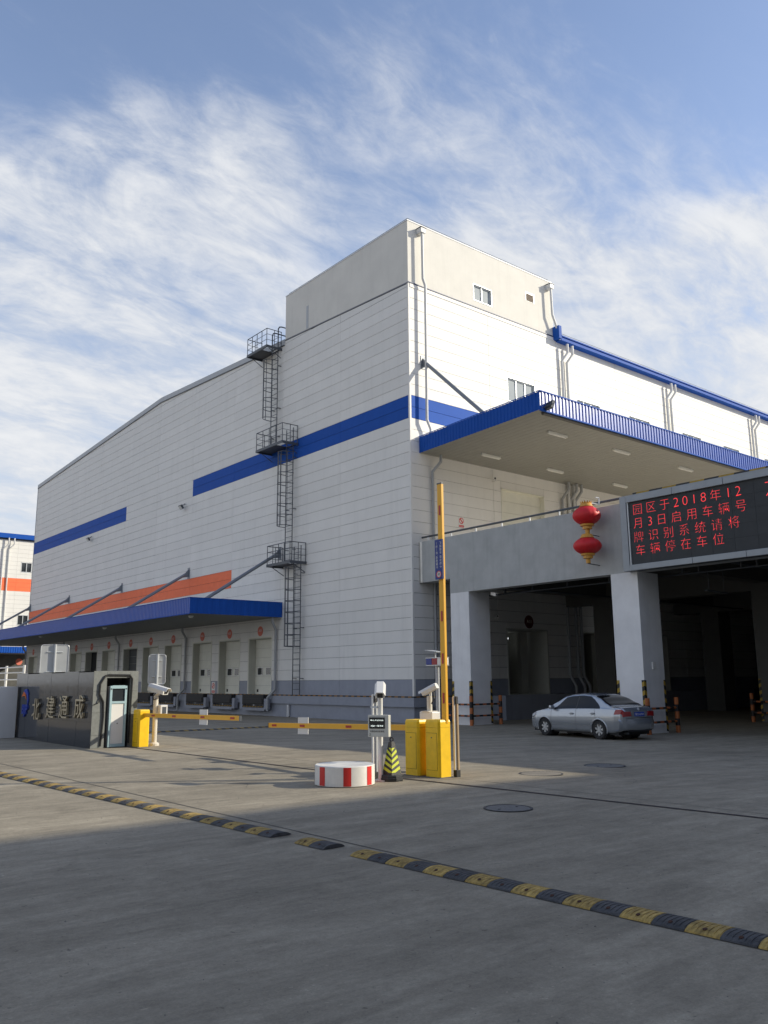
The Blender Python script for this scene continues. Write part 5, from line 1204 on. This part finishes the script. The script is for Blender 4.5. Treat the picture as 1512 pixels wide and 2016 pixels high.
for sd in (1, -1):
    patch('side_window', TINT, lambda t_: .98-.62*t_**.9, lambda t_: -.20, 6.25, 9.75, sd)
    patch('side_window', TINT, lambda t_: -.255, lambda t_: -1.32+.52*t_**2.2, 6.25, 9.75, sd)
    patch('door_pillar', TRIMB, lambda t_: -.20, lambda t_: -.255, 6.2, 9.8, sd, .004, 2)
    for xx in (.98, -.23, -1.22): patch('door_seam', TRIMB, lambda t_, xx=xx: xx+(0 if xx > -1 else .14*t_), lambda t_, xx=xx: xx-.010+(0 if xx > -1 else .14*t_), 1.0, 6.1, sd, .003, 1, 10)
    patch('sill_moulding', mat('silver_dark', (.25, .27, .29), .4, metal=.4), lambda t_: .93, lambda t_: -.88, 2.15, 2.40, sd, .012, 12, 2)
    for xx in (-.05, -1.03):
        h = MB(); p = S(xx, 4.6, sd, .02); h.rbox(p, (1, 0, 0), (0, 1, 0), (0, 0, 1), .085, .018, .014); obj('door_handle', h, PAINT, CAR, world=False); patch('handle_recess', mat('recess_grey', (.12, .13, .14), .5), lambda t_, xx=xx: xx+.06, lambda t_, xx=xx: xx-.06, 4.35, 4.85, sd, .003, 3, 3)
    m_ = MB(); p = S(.86, 6.1, sd, .10); m_.cbox(p.x-.06, p.x+.06, p.y-.09, p.y+.09, p.z-.03, p.z+.10, .03); obj('side_mirror', m_, PAINT, CAR, smooth=True, world=False)
    for a in (AXF, AXR):
        W = lerp_tab(WID, a); lip = MB().tube([(a+.356*math.cos(th), sd*(W-.012-.028*abs(math.cos(th))**2), .30+.356*math.sin(th)) for th in [R_(-14+208*i/28) for i in range(29)]], .030, 8); obj('arch_lip', lip, PAINT, CAR, smooth=True, world=False)
        obj('wheel_well', MB().cyl((a, sd*.40, .31), (a, sd*(W-.06), .31), .335, 20), BLACK, CAR, world=False)
    patch('tail_lamp', mat('tail_lamp_red', (.32, .012, .016), .15, var=.1, coat=.5), lambda t_: -2.235, lambda t_: -1.93-.06*t_, 4.35, 5.75, sd, .014, 8, 4)
    hl = patch('head_lamp', mat('head_lamp', (.6, .62, .64), .1, coat=.5), lambda t_: 2.17, lambda t_: 1.80, 4.6, 5.8, sd, .008, 6, 3)
# windscreen and rear window span both sides
def cross_patch(name, m, Xa, Xb, v_in, off=.006, nu=8, nv=12, inset=.0):
    mb = MB(); vs = []
    for i in range(nu+1):
        X = Xa+(Xb-Xa)*i/nu
        for j in range(nv+1):
            t_ = -1+2*j/nv; sd = 1 if t_ >= 0 else -1; vs.append(S(X, (NS-1.001)-abs(t_)*((NS-1.001)-v_in), sd, off))
    fs = [(i*(nv+1)+j, i*(nv+1)+j+1, (i+1)*(nv+1)+j+1, (i+1)*(nv+1)+j) for i in range(nu) for j in range(nv)]
    return obj(name, mb.add(vs, fs), m, CAR, smooth=True, world=False)
cross_patch('rear_window', TINT, -1.02, -1.72, 10.4); cross_patch('windscreen', TINT, .50, 1.16, 10.2)
# rear face: bumper, lamps, plate, emblem
bp_ = MB(); prof = [(-2.10, .29), (-2.25, .32), (-2.30, .42), (-2.30, .60), (-2.27, .66), (-2.20, .67)]
N_ = 20; vs = []
for j in range(N_+1):
    th = -1+2*j/N_; yy = .80*th; back = .16*abs(th)**3.2
    for px, pz in prof: vs.append((px+back, yy, pz))
k = len(prof); obj('rear_bumper', bp_.add(vs, [(j*k+i, j*k+i+1, (j+1)*k+i+1, (j+1)*k+i) for j in range(N_) for i in range(k-1)]), PAINT, CAR, smooth=True, world=False)
obj('bumper_insert', MB().box(-2.25, -2.15, -.45, .45, .27, .33), TRIMB, CAR, world=False)
for sd in (1, -1): obj('tail_lamp', MB().prism([(.36*sd, .76), (.70*sd, .74), (.70*sd, .90), (.40*sd, .90)], lambda a, b, d: (d-.06*0+(.03 if abs(a) > .6 else 0), a, b), -2.272, -2.20), MATS['tail_lamp_red'], CAR, world=False)
obj('plate_recess', MB().box(-2.262, -2.24, -.33, .33, .725, .915), mat('silver_shadow', (.30, .32, .34), .35, metal=.5), CAR, world=False)
pl_ = obj('number_plate', MB().box(-2.278, -2.262, -.22, .22, .75, .885), mat('plate_blue', (.012, .06, .42), .35), CAR, world=False)
rp = Matrix(((0, 0, -1), (-1, 0, 0), (0, 1, 0)))
obj('plate_text', text_mb('鲁Q·62955', '-x', (-2.2805, 0, .817), w=.40, h=.09, rot=rp, weight=.008), WHITE, pl_, world=False)
obj('emblem', MB().lathe([(.001, .004), (.045, .004), (.05, 0)], (0, 0, 0), 16), ALU, CAR, world=False, smooth=True); e_ = CAR.children[-1]
for o in CAR.children:
    if o.name.startswith('emblem'): o.rotation_euler = (0, R_(-75), 0); o.location = (-2.235, 0, .975)
obj('trunk_seam', MB().box(-2.258, -2.25, -.62, .62, .69, .70), TRIMB, CAR, world=False)
obj('antenna', MB().cyl((-.78, 0, 1.43), (-.98, 0, 1.62), .008, 5), BLACK, CAR, world=False)
obj('underbody', MB().box(-2.0, 2.0, -.70, .70, .16, .30), BLACK, CAR, world=False)
obj('exhaust', MB().cyl((-2.18, .45, .22), (-1.9, .45, .22), .03, 8), STEEL, CAR, world=False)
TYRE = mat('tyre', (.02, .02, .021), .75, var=.2, scale=30); RIM = mat('alloy_rim', (.55, .56, .57), .35, metal=.6, var=.05)
for a in (AXF, AXR):
    for sd in (1, -1):
        yw = sd*(lerp_tab(WID, a)-.10); w = MB(); rr = WR_
        prof = [(rr*.60, -.09), (rr*.90, -.10), (rr, -.07), (rr, .07), (rr*.90, .10), (rr*.60, .09)]; n = 28; vs = []; kk = len(prof)
        for i in range(n):
            th = 2*math.pi*i/n
            for pr_, py in prof: vs.append((a+pr_*math.cos(th), yw+py, rr+pr_*math.sin(th)))
        w.add(vs, [(i*kk+q, ((i+1) % n)*kk+q, ((i+1) % n)*kk+(q+1) % kk, i*kk+(q+1) % kk) for i in range(n) for q in range(kk)])
        wo = obj('wheel', w, TYRE, CAR, smooth=True, world=False)
        obj('rim_disc', MB().cyl((a, yw+sd*.02, rr), (a, yw+sd*.045, rr), rr*.62, 24), mat('rim_shadow', (.06, .06, .062), .5), wo, world=False)
        sp = MB(); sp.cyl((a, yw+sd*.04, rr), (a, yw+sd*.085, rr), .055, 12)
        for q in range(7):
            th = 2*math.pi*q/7+.3; c_, s_ = math.cos(th), math.sin(th)
            fn = lambda p, b, d: (a+p*c_-b*s_, yw+sd*d, rr+p*s_+b*c_)
            sp.prism([(.04, -.022), (.17, -.036), (.186, -.02), (.186, .02), (.17, .036), (.04, .022)], fn, .045, .075)
        obj('spokes', sp, RIM, wo, world=False)
        rg = MB(); n = 28; vs = []
        for i in range(n):
            th = 2*math.pi*i/n
            for pr_, py in ((rr*.60, .05), (rr*.64, .092), (rr*.66, .09)): vs.append((a+pr_*math.cos(th), yw+sd*py, rr+pr_*math.sin(th)))
        obj('rim_edge', rg.add(vs, [(i*3+q, ((i+1) % n)*3+q, ((i+1) % n)*3+q+1, i*3+q+1) for i in range(n) for q in range(2)]), RIM, wo, world=False)
